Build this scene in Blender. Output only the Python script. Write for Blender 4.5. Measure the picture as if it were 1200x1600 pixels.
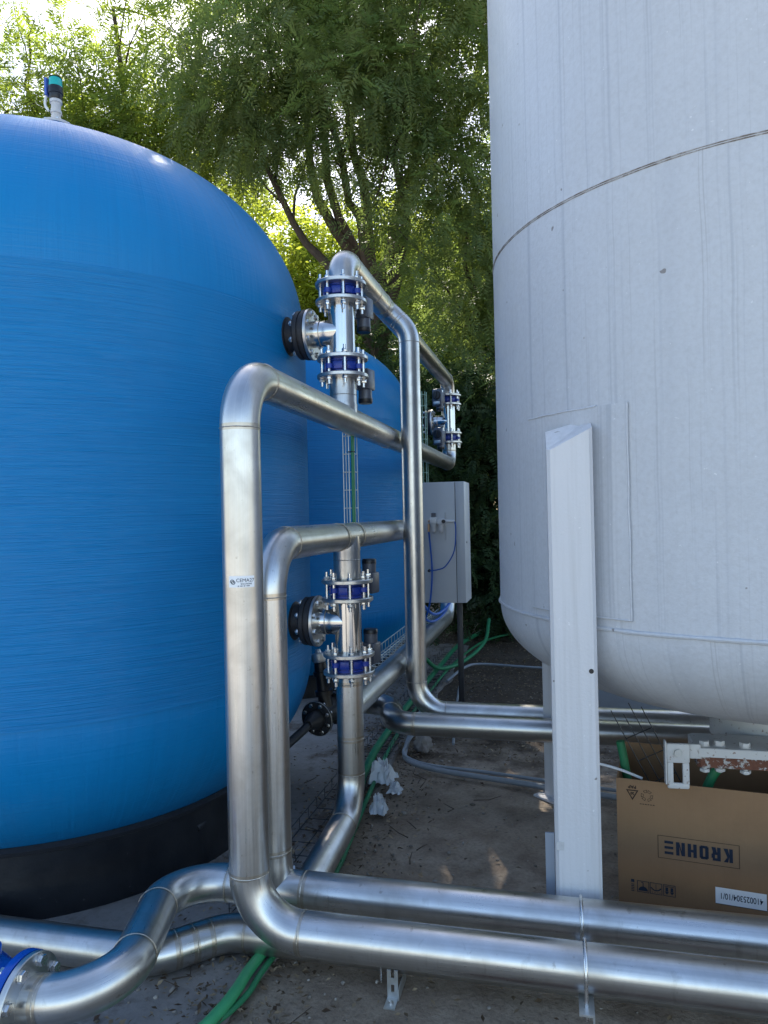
import bpy, bmesh, math, random
import numpy as np
from mathutils import Vector, Matrix, noise
R_ = math.radians
PI = math.pi
random.seed(7)
rng = np.random.default_rng(7)
for o in list(bpy.data.objects):
    bpy.data.objects.remove(o)
scene = bpy.context.scene
COL = scene.collection

# ------------------------------------------------------------------ camera
cam_d = bpy.data.cameras.new('camera')
cam = bpy.data.objects.new('camera', cam_d)
COL.objects.link(cam)
cam_d.sensor_fit = 'VERTICAL'
cam_d.sensor_height = 36.0
cam_d.lens = 1130.0 / 1600.0 * 36.0
cam_d.clip_start = 0.05
cam_d.clip_end = 1500
_a, _rho, _pit = R_(13.6), 0.022, math.atan(4 / 1130)
_fw = Vector((-math.sin(_a) * math.cos(_pit), math.cos(_a) * math.cos(_pit), math.sin(_pit)))
_r = Vector((math.cos(_a), math.sin(_a), 0))
_u = _r.cross(_fw)
_r2 = _r * math.cos(_rho) - _u * math.sin(_rho)
_u2 = _u * math.cos(_rho) + _r * math.sin(_rho)
_m = Matrix((_r2, _u2, -_fw)).transposed().to_4x4()
_m.translation = (0, 0, 1.70)
cam.matrix_world = _m
scene.camera = cam

# ------------------------------------------------------------------ world, sun, exposure
SUN_AZ = R_(-21)      # measured from +Y towards +X
SUN_EL = R_(43)
world = bpy.data.worlds.new('World')
scene.world = world
world.use_nodes = True
wn = world.node_tree
wn.nodes.clear()
w_out = wn.nodes.new('ShaderNodeOutputWorld')
w_bg = wn.nodes.new('ShaderNodeBackground')
w_sky = wn.nodes.new('ShaderNodeTexSky')
w_sky.sky_type = 'NISHITA'
w_sky.sun_disc = False
w_sky.sun_elevation = SUN_EL
w_sky.sun_rotation = SUN_AZ
w_sky.dust_density = 0.9
w_sky.ozone_density = 0.7
w_sky.air_density = 1.0
w_bg.inputs['Strength'].default_value = 0.15
wn.links.new(w_sky.outputs[0], w_bg.inputs[0])
wn.links.new(w_bg.outputs[0], w_out.inputs[0])
sun_d = bpy.data.lights.new('sun', 'SUN')
sun_d.energy = 4.5
sun_d.angle = R_(0.53)
sun_d.color = (1.0, 0.93, 0.82)
sun = bpy.data.objects.new('sun', sun_d)
COL.objects.link(sun)
sun.location = (-6, 16, 14)
_sd = Vector((math.sin(SUN_AZ) * math.cos(SUN_EL), math.cos(SUN_AZ) * math.cos(SUN_EL), math.sin(SUN_EL)))
sun.rotation_euler = _sd.to_track_quat('Z', 'Y').to_euler()
vs = scene.view_settings
vs.view_transform = 'Standard'
vs.look = 'None'
vs.gamma = 1.0
vs.use_curve_mapping = False
vs.exposure = 1.25
scene.cycles.max_bounces = 8
scene.cycles.diffuse_bounces = 3
scene.cycles.glossy_bounces = 4
scene.cycles.transmission_bounces = 3

# ------------------------------------------------------------------ materials
class NT:
    def __init__(s, name):
        s.m = bpy.data.materials.new(name)
        s.m.use_nodes = True
        s.t = s.m.node_tree
        s.t.nodes.clear()
        s.out = s.n('OutputMaterial')
        s.p = s.n('BsdfPrincipled')
        s.l(s.p.outputs[0], s.out.inputs[0])
    def n(s, kind, **kw):
        nd = s.t.nodes.new('ShaderNode' + kind)
        for k, v in kw.items():
            setattr(nd, k, v)
        return nd
    def l(s, a, b):
        s.t.links.new(a, b)
    def coord(s, which='Object', scale=(1, 1, 1), rot=(0, 0, 0)):
        tc = s.n('TexCoord')
        mp = s.n('Mapping')
        mp.inputs['Scale'].default_value = scale
        mp.inputs['Rotation'].default_value = rot
        s.l(tc.outputs[which], mp.inputs[0])
        return mp.outputs[0]
    def noise(s, vec, scale, detail=4, rough=0.55, dist=0.0):
        nd = s.n('TexNoise')
        nd.inputs['Scale'].default_value = scale
        nd.inputs['Detail'].default_value = detail
        nd.inputs['Roughness'].default_value = rough
        nd.inputs['Distortion'].default_value = dist
        s.l(vec, nd.inputs['Vector'])
        return nd.outputs['Fac']
    def ramp(s, fac, stops):
        nd = s.n('ValToRGB')
        el = nd.color_ramp.elements
        while len(el) < len(stops):
            el.new(0.5)
        for e, (p, c) in zip(el, stops):
            e.position = p
            e.color = (c, c, c, 1) if isinstance(c, (int, float)) else (*c, 1)
        s.l(fac, nd.inputs[0])
        return nd.outputs[0]
    def mix(s, fac, a, b, mode='MIX'):
        nd = s.n('Mix', data_type='RGBA', blend_type=mode)
        for sock, v in ((nd.inputs[0], fac), (nd.inputs[6], a), (nd.inputs[7], b)):
            if isinstance(v, (int, float)):
                sock.default_value = v
            elif isinstance(v, tuple):
                sock.default_value = (*v, 1)
            else:
                s.l(v, sock)
        return nd.outputs[2]
    def math(s, op, a, b):
        nd = s.n('Math', operation=op)
        for sock, v in ((nd.inputs[0], a), (nd.inputs[1], b)):
            if isinstance(v, (int, float)):
                sock.default_value = v
            else:
                s.l(v, sock)
        return nd.outputs[0]
    def bump(s, h, strength=0.3, dist=0.01, prev=None):
        nd = s.n('Bump')
        nd.inputs['Strength'].default_value = strength
        nd.inputs['Distance'].default_value = dist
        s.l(h, nd.inputs['Height'])
        if prev is not None:
            s.l(prev, nd.inputs['Normal'])
        return nd.outputs[0]
    def set(s, **kw):
        names = dict(col='Base Color', metal='Metallic', rough='Roughness', normal='Normal', spec='Specular IOR Level',
                     coat='Coat Weight', coatr='Coat Roughness', trans='Transmission Weight', aniso='Anisotropic', ior='IOR', alpha='Alpha')
        for k, v in kw.items():
            sock = s.p.inputs[names[k]]
            if isinstance(v, (int, float)):
                sock.default_value = v
            elif isinstance(v, tuple):
                sock.default_value = (*v, 1)
            else:
                s.l(v, sock)
        return s.m

def plain(name, col, rough=0.5, metal=0.0, var=0.12, scale=14, bump=0.0, bscale=60, spec=0.5):
    t = NT(name)
    v = t.coord('Object')
    f = t.noise(v, scale, 5)
    c = t.mix(f, tuple(x * (1 - var) for x in col), tuple(min(1, x * (1 + var)) for x in col))
    r = t.ramp(t.noise(v, scale * 2.3, 4), [(0.3, max(0.02, rough - 0.08)), (0.7, min(1, rough + 0.08))])
    t.set(col=c, rough=r, metal=metal, spec=spec)
    if bump:
        t.set(normal=t.bump(t.noise(v, bscale, 4), bump, 0.004))
    return t.m

M = {}
def m_steel(name, base, r0, r1, dirt):
    t = NT(name)
    uv = t.coord('UV', (1, 1, 1))
    o = t.coord('Object')
    streak = t.noise(t.coord('UV', (160, 2.2, 1)), 1.0, 4, 0.6)      # drawn lines along the tube
    fine = t.noise(t.coord('UV', (420, 9, 1)), 1.0, 3, 0.6)
    blot = t.noise(o, 5.5, 6, 0.6, 0.4)
    spots = t.noise(o, 38, 3, 0.6)
    dirtm = t.ramp(blot, [(0.42, 0.0), (0.72, 1.0)])
    spotm = t.ramp(spots, [(0.66, 0.0), (0.74, 1.0)])
    c = t.mix(t.ramp(streak, [(0.3, 0.0), (0.7, 1.0)]), tuple(b * 0.86 for b in base), base)
    c = t.mix(t.math('MULTIPLY', dirtm, dirt), c, (0.33, 0.30, 0.26))
    c = t.mix(t.math('MULTIPLY', spotm, dirt * 0.9), c, (0.24, 0.20, 0.16))
    r = t.ramp(t.math('ADD', t.math('MULTIPLY', streak, 0.5), t.math('MULTIPLY', blot, 0.5)), [(0.32, r0), (0.68, r1)])
    drip = t.ramp(t.noise(t.coord('Object', (26, 26, 2.2)), 1.0, 5, 0.6, 0.6), [(0.60, 0.0), (0.70, 1.0)])
    c = t.mix(t.math('MULTIPLY', drip, dirt * 0.7), c, (0.40, 0.38, 0.35))
    n = t.bump(fine, 0.10, 0.0006)
    n = t.bump(t.noise(o, 7, 2), 0.10, 0.004, n)
    return t.set(col=c, metal=1.0, rough=r, normal=n)
M['steel'] = m_steel('brushed_steel', (0.69, 0.68, 0.66), 0.24, 0.41, 0.52)
M['steel_far'] = m_steel('weathered_steel', (0.58, 0.58, 0.57), 0.26, 0.42, 0.45)
M['polished'] = m_steel('polished_steel', (0.66, 0.655, 0.64), 0.10, 0.22, 0.16)
M['flange'] = plain('flange_steel', (0.58, 0.57, 0.55), 0.36, 1.0, 0.12, 22, 0.1, 90)
M['tint'] = m_steel('heat_tinted_steel', (0.60, 0.54, 0.46), 0.26, 0.42, 0.5)
M['weld'] = plain('weld_bead', (0.52, 0.48, 0.42), 0.38, 1.0, 0.4, 60, 0.6, 160)
M['zinc'] = plain('zinc_bolt', (0.72, 0.71, 0.69), 0.28, 1.0, 0.1, 40)
M['galv'] = plain('galvanised_steel', (0.60, 0.61, 0.60), 0.42, 0.85, 0.18, 50)
M['wire'] = plain('galvanised_wire', (0.62, 0.66, 0.64), 0.4, 0.6, 0.1, 40)
M['greenwire'] = plain('greenish_wire', (0.30, 0.46, 0.38), 0.5, 0.3, 0.1, 40)

def m_blue(name, dome):
    t = NT(name)
    o = t.coord('Object')
    cloud = t.noise(o, 0.9, 4)
    c = t.mix(cloud, (0.0003, 0.182, 0.455), (0.0004, 0.215, 0.515))
    sp = t.ramp(t.noise(o, 26, 3), [(0.76, 0.0), (0.8, 1.0)])
    if dome:
        s1 = t.noise(t.coord('UV', (26, 1.0, 1), (0, 0, R_(14))), 1.0, 3, 0.55)
        s2 = t.noise(t.coord('UV', (46, 2.0, 1), (0, 0, R_(-11))), 1.0, 3, 0.6)
        h = t.math('ADD', t.math('MULTIPLY', s1, 0.8), t.math('MULTIPLY', s2, 0.6))
        n = t.bump(h, 0.42, 0.008)
        n = t.bump(t.noise(t.coord('UV', (1.6, 90, 1), (0, 0, R_(2.0))), 1.0, 3, 0.6), 0.35, 0.006, n)
        rough = 0.38
    else:
        s1 = t.noise(t.coord('UV', (1.6, 120, 1), (0, 0, R_(0.7))), 1.0, 3, 0.6)
        s2 = t.noise(t.coord('UV', (3.2, 230, 1), (0, 0, R_(-1.1))), 1.0, 3, 0.6)
        h = t.math('ADD', t.math('MULTIPLY', s1, 0.8), t.math('MULTIPLY', s2, 0.45))
        n = t.bump(h, 0.75, 0.0075)
        rough = 0.40
    c = t.mix(t.ramp(h, [(0.48, 0.0), (0.78, 1.0)]), t.mix(0.14 if dome else 0.34, c, (0.0003, 0.105, 0.30)), c)
    c = t.mix(t.math('MULTIPLY', sp, 0.35), c, (0.25, 0.38, 0.5))
    n = t.bump(t.noise(o, 2.2, 3), 0.25, 0.03, n)
    dust = t.ramp(t.noise(t.coord('Object', (1, 1, 0.35)), 2.6, 6, 0.65), [(0.48, 0.0), (0.78, 1.0)])
    c = t.mix(t.math('MULTIPLY', dust, 0.06), c, (0.16, 0.27, 0.40))
    rr = t.ramp(t.noise(o, 1.7, 5), [(0.3, rough - 0.07), (0.7, rough + 0.12)])
    return t.set(col=c, rough=rr, normal=n, spec=0.32)
M['blue_wall'] = m_blue('wound_blue_composite', False)
M['blue_dome'] = m_blue('brushed_blue_composite', True)
def m_skirt():
    t = NT('black_skirt')
    o = t.coord('Object')
    f = t.noise(o, 2.5, 6, 0.65)
    c = t.mix(t.ramp(f, [(0.4, 0.0), (0.75, 1.0)]), (0.004, 0.006, 0.010), (0.022, 0.022, 0.024))
    sp = t.ramp(t.noise(o, 30, 3), [(0.72, 0.0), (0.76, 1.0)])
    c = t.mix(t.math('MULTIPLY', sp, 0.5), c, (0.10, 0.10, 0.10))
    return t.set(col=c, rough=t.ramp(f, [(0.3, 0.30), (0.7, 0.55)]), normal=t.bump(t.noise(o, 11, 4), 0.25, 0.01))
M['skirt'] = m_skirt()

def m_tankpaint(name, col, streaks):
    t = NT(name)
    uv1 = t.coord('UV', (9.0, 0.16, 1))
    o = t.coord('Object')
    c = t.mix(t.noise(o, 1.6, 5), tuple(x * 0.93 for x in col), tuple(min(1, x * 1.05) for x in col))
    if streaks:
        wob = t.noise(t.coord('UV', (0.7, 2.2, 1)), 1.0, 3)
        tc = t.n('TexCoord')
        sx = t.n('SeparateXYZ')
        t.l(tc.outputs['UV'], sx.inputs[0])
        u = t.math('ADD', sx.outputs[0], t.math('MULTIPLY', wob, 0.022))
        def run(scale, lo, hi, z, seed):
            cb = t.n('CombineXYZ')
            t.l(t.math('MULTIPLY', u, scale), cb.inputs[0])
            t.l(t.math('MULTIPLY', sx.outputs[1], z), cb.inputs[1])
            cb.inputs[2].default_value = seed
            return t.ramp(t.noise(cb.outputs[0], 1.0, 2, 0.5), [(lo, 0.0), (hi, 1.0)])
        a = run(50, 0.58, 0.74, 0.30, 1.3)
        b = run(9, 0.56, 0.72, 0.25, 7.7)
        d = run(120, 0.62, 0.72, 0.6, 3.1)
        e = run(64, 0.70, 0.77, 0.22, 9.4)
        c = t.mix(t.math('MULTIPLY', a, 0.40), c, (0.26, 0.29, 0.34))
        c = t.mix(t.math('MULTIPLY', b, 0.15), c, (0.30, 0.32, 0.36))
        c = t.mix(t.math('MULTIPLY', d, 0.24), c, (0.25, 0.26, 0.28))
        c = t.mix(t.math('MULTIPLY', e, 0.5), c, (0.22, 0.22, 0.23))
        c = t.mix(t.math('MULTIPLY', t.ramp(t.noise(o, 55, 4, 0.7), [(0.40, 0.0), (0.70, 1.0)]), 0.24), c, (0.33, 0.33, 0.33))
    if not streaks:
        g = t.ramp(t.noise(t.coord('Object', (34, 34, 0.9)), 1.0, 5, 0.65), [(0.46, 0.0), (0.72, 1.0)])
        c = t.mix(t.math('MULTIPLY', g, 0.32), c, (0.36, 0.35, 0.33))
        g2 = t.ramp(t.noise(o, 30, 6, 0.75), [(0.68, 0.0), (0.73, 1.0)])
        c = t.mix(t.math('MULTIPLY', g2, 0.55), c, (0.30, 0.24, 0.17))
    sp = t.ramp(t.noise(o, 24, 2, 0.4), [(0.765, 0.0), (0.785, 1.0)])
    c = t.mix(t.math('MULTIPLY', sp, 0.7), c, (0.12, 0.09, 0.07))
    sp2 = t.ramp(t.noise(o, 60, 2, 0.5), [(0.74, 0.0), (0.78, 1.0)])
    c = t.mix(t.math('MULTIPLY', sp2, 0.4), c, (0.9, 0.9, 0.9))
    n = t.bump(t.noise(o, 85, 3, 0.6), 0.34, 0.0045)
    n = t.bump(t.noise(o, 1.7, 3), 0.35, 0.03, n)
    return t.set(col=c, rough=t.ramp(t.noise(o, 9, 4), [(0.3, 0.36), (0.7, 0.5)]), normal=n, spec=0.5)
M['tank_paint'] = m_tankpaint('grey_white_tank_paint', (0.53, 0.55, 0.58), True)
M['leg_paint'] = m_tankpaint('white_leg_paint', (0.62, 0.62, 0.635), False)
def m_rustweld():
    t = NT('rust_stained_weld')
    o = t.coord('Object')
    f = t.ramp(t.noise(o, 22, 5, 0.7), [(0.42, 0.0), (0.58, 1.0)])
    c = t.mix(f, (0.40, 0.39, 0.38), (0.17, 0.145, 0.125))
    return t.set(col=c, rough=0.7, normal=t.bump(t.noise(o, 90, 3), 0.5, 0.004))
M['rustweld'] = m_rustweld()
def m_rust():
    t = NT('flaking_rust')
    o = t.coord('Object')
    f = t.ramp(t.noise(o, 34, 6, 0.75), [(0.54, 0.0), (0.60, 1.0)])
    c = t.mix(t.noise(o, 60, 4), (0.10, 0.035, 0.022), (0.22, 0.09, 0.05))
    c = t.mix(f, c, (0.55, 0.53, 0.50))
    return t.set(col=c, rough=0.8, normal=t.bump(f, 0.6, 0.003))
M['rust'] = m_rust()
def m_chip():
    t = NT('chipped_white_paint')
    o = t.coord('Object')
    f = t.ramp(t.noise(o, 45, 6, 0.7), [(0.60, 0.0), (0.66, 1.0)])
    c = t.mix(f, (0.62, 0.61, 0.59), (0.20, 0.10, 0.06))
    return t.set(col=c, rough=0.55, normal=t.bump(t.noise(o, 70, 4), 0.35, 0.003))
M['chip'] = m_chip()
M['valve_blue'] = plain('valve_blue_paint', (0.008, 0.034, 0.27), 0.32, 0, 0.2, 40, 0.25, 70)
M['bright_blue'] = plain('bright_blue_paint', (0.004, 0.075, 0.42), 0.25, 0, 0.15, 12, 0.15, 40)
M['black'] = plain('black_plastic', (0.012, 0.013, 0.016), 0.38, 0, 0.3, 30)
M['rubber'] = plain('dark_rubber', (0.015, 0.016, 0.02), 0.55, 0, 0.3, 30, 0.2)
M['dark_iron'] = plain('dark_iron', (0.035, 0.037, 0.042), 0.45, 0.3, 0.3, 30, 0.3)
M['actuator'] = plain('grey_actuator', (0.10, 0.11, 0.135), 0.4, 0.3, 0.15, 25)
M['cabinet'] = plain('cabinet_grey_paint', (0.50, 0.53, 0.56), 0.42, 0, 0.06, 4, 0.12, 150)
M['panel'] = plain('blue_grey_panel', (0.30, 0.34, 0.40), 0.5, 0, 0.1, 5, 0.1, 80)
M['white'] = plain('white_plastic', (0.72, 0.73, 0.74), 0.4, 0, 0.06, 20)
M['off_white'] = plain('weathered_white', (0.55, 0.55, 0.55), 0.6, 0, 0.25, 40, 0.4, 80)
M['teal'] = plain('teal_lens', (0.02, 0.42, 0.40), 0.2, 0, 0.08, 20)
M['tagblue'] = plain('blue_tag', (0.06, 0.12, 0.45), 0.4, 0, 0.08, 20)
M['green'] = plain('green_conduit', (0.025, 0.20, 0.085), 0.45, 0, 0.15, 16, 0.2, 45)
M['lightgreen'] = plain('bright_green_conduit', (0.05, 0.34, 0.14), 0.42, 0, 0.15, 16, 0.2, 45)
M['grey_conduit'] = plain('grey_conduit', (0.26, 0.28, 0.30), 0.5, 0, 0.2, 14, 0.2, 45)
M['hose'] = plain('blue_air_hose', (0.015, 0.10, 0.42), 0.35, 0, 0.1, 30)
M['brass'] = plain('brass_fitting', (0.55, 0.36, 0.22), 0.35, 0.9, 0.15, 30)
M['purple'] = plain('purple_cloth', (0.055, 0.018, 0.055), 0.8, 0, 0.25, 20, 0.4, 60)
M['ink'] = plain('navy_ink', (0.012, 0.020, 0.040), 0.7, 0, 0.2, 80)
M['ink_brown'] = plain('dark_ink', (0.035, 0.018, 0.012), 0.75, 0, 0.2, 80)
M['paper'] = plain('white_paper', (0.86, 0.87, 0.88), 0.6, 0, 0.04, 30)
M['bag'] = plain('white_plastic_bag', (0.62, 0.64, 0.66), 0.4, 0, 0.12, 20, 0.4, 30)
M['brick_red'] = plain('reddish_brick', (0.11, 0.045, 0.03), 0.85, 0, 0.3, 20, 0.5, 60)
def m_card():
    t = NT('corrugated_cardboard')
    o = t.coord('Object')
    c = t.mix(t.noise(o, 3, 5), (0.29, 0.172, 0.090), (0.36, 0.215, 0.115))
    flut = t.noise(t.coord('Object', (180, 180, 2)), 1.0, 2)
    c = t.mix(t.math('MULTIPLY', flut, 0.25), c, (0.24, 0.13, 0.06))
    st = t.ramp(t.noise(o, 2.2, 6, 0.7), [(0.50, 0.0), (0.72, 1.0)])
    c = t.mix(t.math('MULTIPLY', st, 0.35), c, (0.17, 0.10, 0.06))
    n = t.bump(t.noise(o, 3.5, 4, 0.6), 0.25, 0.02, t.bump(flut, 0.12, 0.002))
    return t.set(col=c, rough=0.75, normal=n, spec=0.25)
M['card'] = m_card()
def m_ground():
    t = NT('trodden_earth')
    o = t.coord('Object')
    big = t.noise(o, 0.55, 6, 0.6)
    mid = t.noise(o, 4.5, 8, 0.65)
    fine = t.noise(o, 60, 5, 0.65)
    c = t.mix(t.ramp(big, [(0.35, 0.0), (0.65, 1.0)]), (0.33, 0.260, 0.190), (0.46, 0.380, 0.295))
    c = t.mix(t.ramp(mid, [(0.40, 0.0), (0.68, 1.0)]), c, (0.22, 0.165, 0.12))
    c = t.mix(t.math('MULTIPLY', t.ramp(fine, [(0.45, 0.0), (0.7, 1.0)]), 0.5), c, (0.14, 0.108, 0.084))
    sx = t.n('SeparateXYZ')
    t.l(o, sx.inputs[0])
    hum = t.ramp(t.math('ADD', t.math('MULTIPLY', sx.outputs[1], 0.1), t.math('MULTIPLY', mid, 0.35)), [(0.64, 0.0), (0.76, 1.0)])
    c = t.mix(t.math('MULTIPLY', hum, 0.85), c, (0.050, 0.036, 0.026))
    sp = t.ramp(t.noise(o, 95, 2, 0.5), [(0.70, 0.0), (0.74, 1.0)])
    c = t.mix(t.math('MULTIPLY', sp, 0.6), c, (0.36, 0.31, 0.25))
    n = t.bump(fine, 0.6, 0.012)
    n = t.bump(mid, 0.5, 0.05, n)
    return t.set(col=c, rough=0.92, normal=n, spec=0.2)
M['ground'] = m_ground()
def m_concrete():
    t = NT('dusty_concrete')
    o = t.coord('Object')
    big = t.noise(o, 1.3, 7, 0.65)
    fine = t.noise(o, 45, 5, 0.6)
    c = t.mix(t.ramp(big, [(0.38, 0.0), (0.62, 1.0)]), (0.22, 0.20, 0.185), (0.31, 0.29, 0.27))
    c = t.mix(t.ramp(t.noise(o, 3.2, 8, 0.72), [(0.52, 0.0), (0.66, 1.0)]), c, (0.12, 0.09, 0.068))
    c = t.mix(t.math('MULTIPLY', t.ramp(fine, [(0.5, 0.0), (0.75, 1.0)]), 0.4), c, (0.15, 0.13, 0.11))
    return t.set(col=c, rough=0.9, normal=t.bump(fine, 0.4, 0.008), spec=0.25)
M['concrete'] = m_concrete()
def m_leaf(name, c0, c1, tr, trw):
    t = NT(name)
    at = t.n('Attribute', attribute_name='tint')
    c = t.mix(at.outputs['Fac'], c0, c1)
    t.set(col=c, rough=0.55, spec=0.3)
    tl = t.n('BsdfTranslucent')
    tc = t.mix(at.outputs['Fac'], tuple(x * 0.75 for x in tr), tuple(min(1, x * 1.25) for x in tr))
    t.l(tc, tl.inputs[0])
    mx = t.n('MixShader')
    mx.inputs[0].default_value = trw
    t.l(t.p.outputs[0], mx.inputs[1])
    t.l(tl.outputs[0], mx.inputs[2])
    t.l(mx.outputs[0], t.out.inputs[0])
    return t.m
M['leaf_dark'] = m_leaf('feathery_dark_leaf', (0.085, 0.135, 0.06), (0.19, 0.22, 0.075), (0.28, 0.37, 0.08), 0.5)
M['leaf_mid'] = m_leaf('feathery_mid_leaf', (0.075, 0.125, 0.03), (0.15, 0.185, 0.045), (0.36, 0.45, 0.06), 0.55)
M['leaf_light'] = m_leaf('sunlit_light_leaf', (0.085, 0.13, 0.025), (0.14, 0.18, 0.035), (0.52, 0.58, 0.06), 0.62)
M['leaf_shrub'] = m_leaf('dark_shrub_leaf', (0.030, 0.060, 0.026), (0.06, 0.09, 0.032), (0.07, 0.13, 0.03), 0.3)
M['litter'] = m_leaf('dry_leaf', (0.07, 0.042, 0.024), (0.38, 0.29, 0.18), (0.2, 0.12, 0.05), 0.12)
def m_bark():
    t = NT('grey_brown_bark')
    o = t.coord('Object', (1, 1, 0.25))
    f = t.noise(o, 16, 6, 0.7)
    c = t.mix(f, (0.045, 0.034, 0.026), (0.15, 0.115, 0.09))
    return t.set(col=c, rough=0.95, normal=t.bump(f, 0.8, 0.03), spec=0.15)
M['bark'] = m_bark()

# ------------------------------------------------------------------ mesh helpers (all vertices in world space)
def thing(name, label, cat, loc=(0, 0, 0), group=None):
    o = bpy.data.objects.new(name, None)
    COL.objects.link(o)
    o.empty_display_size = 0.1
    o.location = loc
    o['label'] = label
    o['category'] = cat
    if group:
        o['group'] = group
    return o
def base_of(o):
    while o.parent is not None:
        o = o.parent
    return o
def attach(o, parent):
    if parent is None:
        return
    o.parent = parent
    if parent.parent is None and parent.type == 'EMPTY':
        o.matrix_parent_inverse = Matrix.Translation(-Vector(parent.location))
    else:
        o.matrix_parent_inverse = parent.matrix_basis.inverted()
def link_mesh(name, me, mat, parent=None):
    o = bpy.data.objects.new(name, me)
    COL.objects.link(o)
    if mat is not None and not me.materials:
        me.materials.append(mat)
    attach(o, parent)
    return o
def tag(o, label, cat, group=None):
    o['label'] = label
    o['category'] = cat
    if group:
        o['group'] = group
    return o
class MB:
    def __init__(s):
        s.v, s.f, s.uv = [], [], []
    def add(s, vs, fs, uvs=None):
        b = len(s.v)
        s.v += [tuple(x) for x in vs]
        for i, f in enumerate(fs):
            s.f.append(tuple(b + k for k in f))
            s.uv.append(uvs[i] if uvs else [(0, 0)] * len(f))
        return s
    def mesh(s, name, smooth=True, sharp=35):
        me = bpy.data.meshes.new(name)
        me.from_pydata(s.v, [], s.f)
        ul = me.uv_layers.new(name='UVMap')
        flat = [c for f in s.uv for p in f for c in p]
        ul.data.foreach_set('uv', flat)
        if smooth:
            me.polygons.foreach_set('use_smooth', [True] * len(me.polygons))
            me.set_sharp_from_angle(angle=R_(sharp))
        me.update()
        return me
    def build(s, name, mat, parent=None, smooth=True, sharp=35):
        me = s.mesh(name, smooth, sharp)
        return link_mesh(name, me, mat, parent)
    # -- shapes
    def box(s, lo, hi, mtx=None, bev=0.0):
        x0, y0, z0 = lo
        x1, y1, z1 = hi
        if bev <= 0:
            vs = [Vector(p) for p in ((x0, y0, z0), (x1, y0, z0), (x1, y1, z0), (x0, y1, z0), (x0, y0, z1), (x1, y0, z1), (x1, y1, z1), (x0, y1, z1))]
            fs = [(3, 2, 1, 0), (4, 5, 6, 7), (0, 1, 5, 4), (1, 2, 6, 5), (2, 3, 7, 6), (3, 0, 4, 7)]
        else:
            bm = bmesh.new()
            bmesh.ops.create_cube(bm, size=1)
            for v in bm.verts:
                v.co = Vector(((x0 + x1) / 2 + v.co.x * (x1 - x0), (y0 + y1) / 2 + v.co.y * (y1 - y0), (z0 + z1) / 2 + v.co.z * (z1 - z0)))
            bmesh.ops.bevel(bm, geom=bm.edges[:], offset=bev, segments=2, affect='EDGES', profile=0.5)
            bm.verts.index_update()
            vs = [v.co.copy() for v in bm.verts]
            fs = [tuple(v.index for v in f.verts) for f in bm.faces]
            bm.free()
        if mtx is not None:
            vs = [mtx @ v for v in vs]
        return s.add(vs, fs)
    def rings(s, frames, radii, seg=32, caps=True, closed=False, vscale=1.0):
        """frames: list of (centre, nx, ny); radii per frame"""
        vs, fs, uvs = [], [], []
        L = 0.0
        ls = []
        for i, (c, nx, ny) in enumerate(frames):
            if i:
                L += (Vector(c) - Vector(frames[i - 1][0])).length
            ls.append(L)
            for k in range(seg):
                t = 2 * PI * k / seg
                vs.append(Vector(c) + nx * (radii[i] * math.cos(t)) + ny * (radii[i] * math.sin(t)))
        n = len(frames)
        rr = max(radii) if max(radii) > 0 else 1
        for i in range(n if closed else n - 1):
            j = (i + 1) % n
            for k in range(seg):
                k2 = (k + 1) % seg
                fs.append((i * seg + k, i * seg + k2, j * seg + k2, j * seg + k))
                u0, u1 = 2 * PI * k / seg * rr, 2 * PI * (k + 1) / seg * rr
                l0, l1 = ls[i], ls[j]
                uvs.append([(u0, l0), (u1, l0), (u1, l1), (u0, l1)])
        if caps and not closed:
            fs.append(tuple(reversed(range(seg))))
            uvs.append([(0, 0)] * seg)
            fs.append(tuple((n - 1) * seg + k for k in range(seg)))
            uvs.append([(0, 0)] * seg)
        return s.add(vs, fs, uvs)
    def cyl(s, p0, p1, r0, r1=None, seg=24, caps=True):
        p0, p1 = Vector(p0), Vector(p1)
        r1 = r0 if r1 is None else r1
        nx, ny = perp(p1 - p0)
        return s.rings([(p0, nx, ny), (p1, nx, ny)], [r0, r1], seg, caps)
    def lathe_axis(s, p0, axis, prof, seg=40, caps=True):
        """prof: list of (distance along axis, radius)"""
        axis = Vector(axis).normalized()
        nx, ny = perp(axis)
        return s.rings([(Vector(p0) + axis * d, nx, ny) for d, r in prof], [r for d, r in prof], seg, caps)
    def tube(s, pts, r, seg=10, caps=True):
        pts = [Vector(p) for p in pts]
        fr = frames_for(pts)
        rad = r if isinstance(r, (list, tuple)) else [r] * len(pts)
        return s.rings([(p, a, b) for p, (a, b) in zip(pts, fr)], rad, seg, caps)
    def torus(s, c, axis, R, r, seg=40, rs=8):
        axis = Vector(axis).normalized()
        nx, ny = perp(axis)
        c = Vector(c)
        fr = []
        for i in range(seg):
            t = 2 * PI * i / seg
            d = nx * math.cos(t) + ny * math.sin(t)
            fr.append((c + d * R, d, axis))
        return s.rings(fr, [r] * seg, rs, False, True)
def perp(d):
    d = Vector(d).normalized()
    ref = Vector((0, 0, 1)) if abs(d.z) < 0.9 else Vector((0, 1, 0))
    nx = ref.cross(d).normalized()
    return nx, d.cross(nx).normalized()
def frames_for(pts):
    tans = []
    for i in range(len(pts)):
        a = pts[max(0, i - 1)]
        b = pts[min(len(pts) - 1, i + 1)]
        tans.append((b - a).normalized())
    nx, ny = perp(tans[0])
    out = [(nx, ny)]
    for i in range(1, len(pts)):
        q = tans[i - 1].rotation_difference(tans[i])
        nx = (q @ nx)
        nx = (nx - tans[i] * nx.dot(tans[i])).normalized()
        out.append((nx, tans[i].cross(nx).normalized()))
    return out
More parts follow.
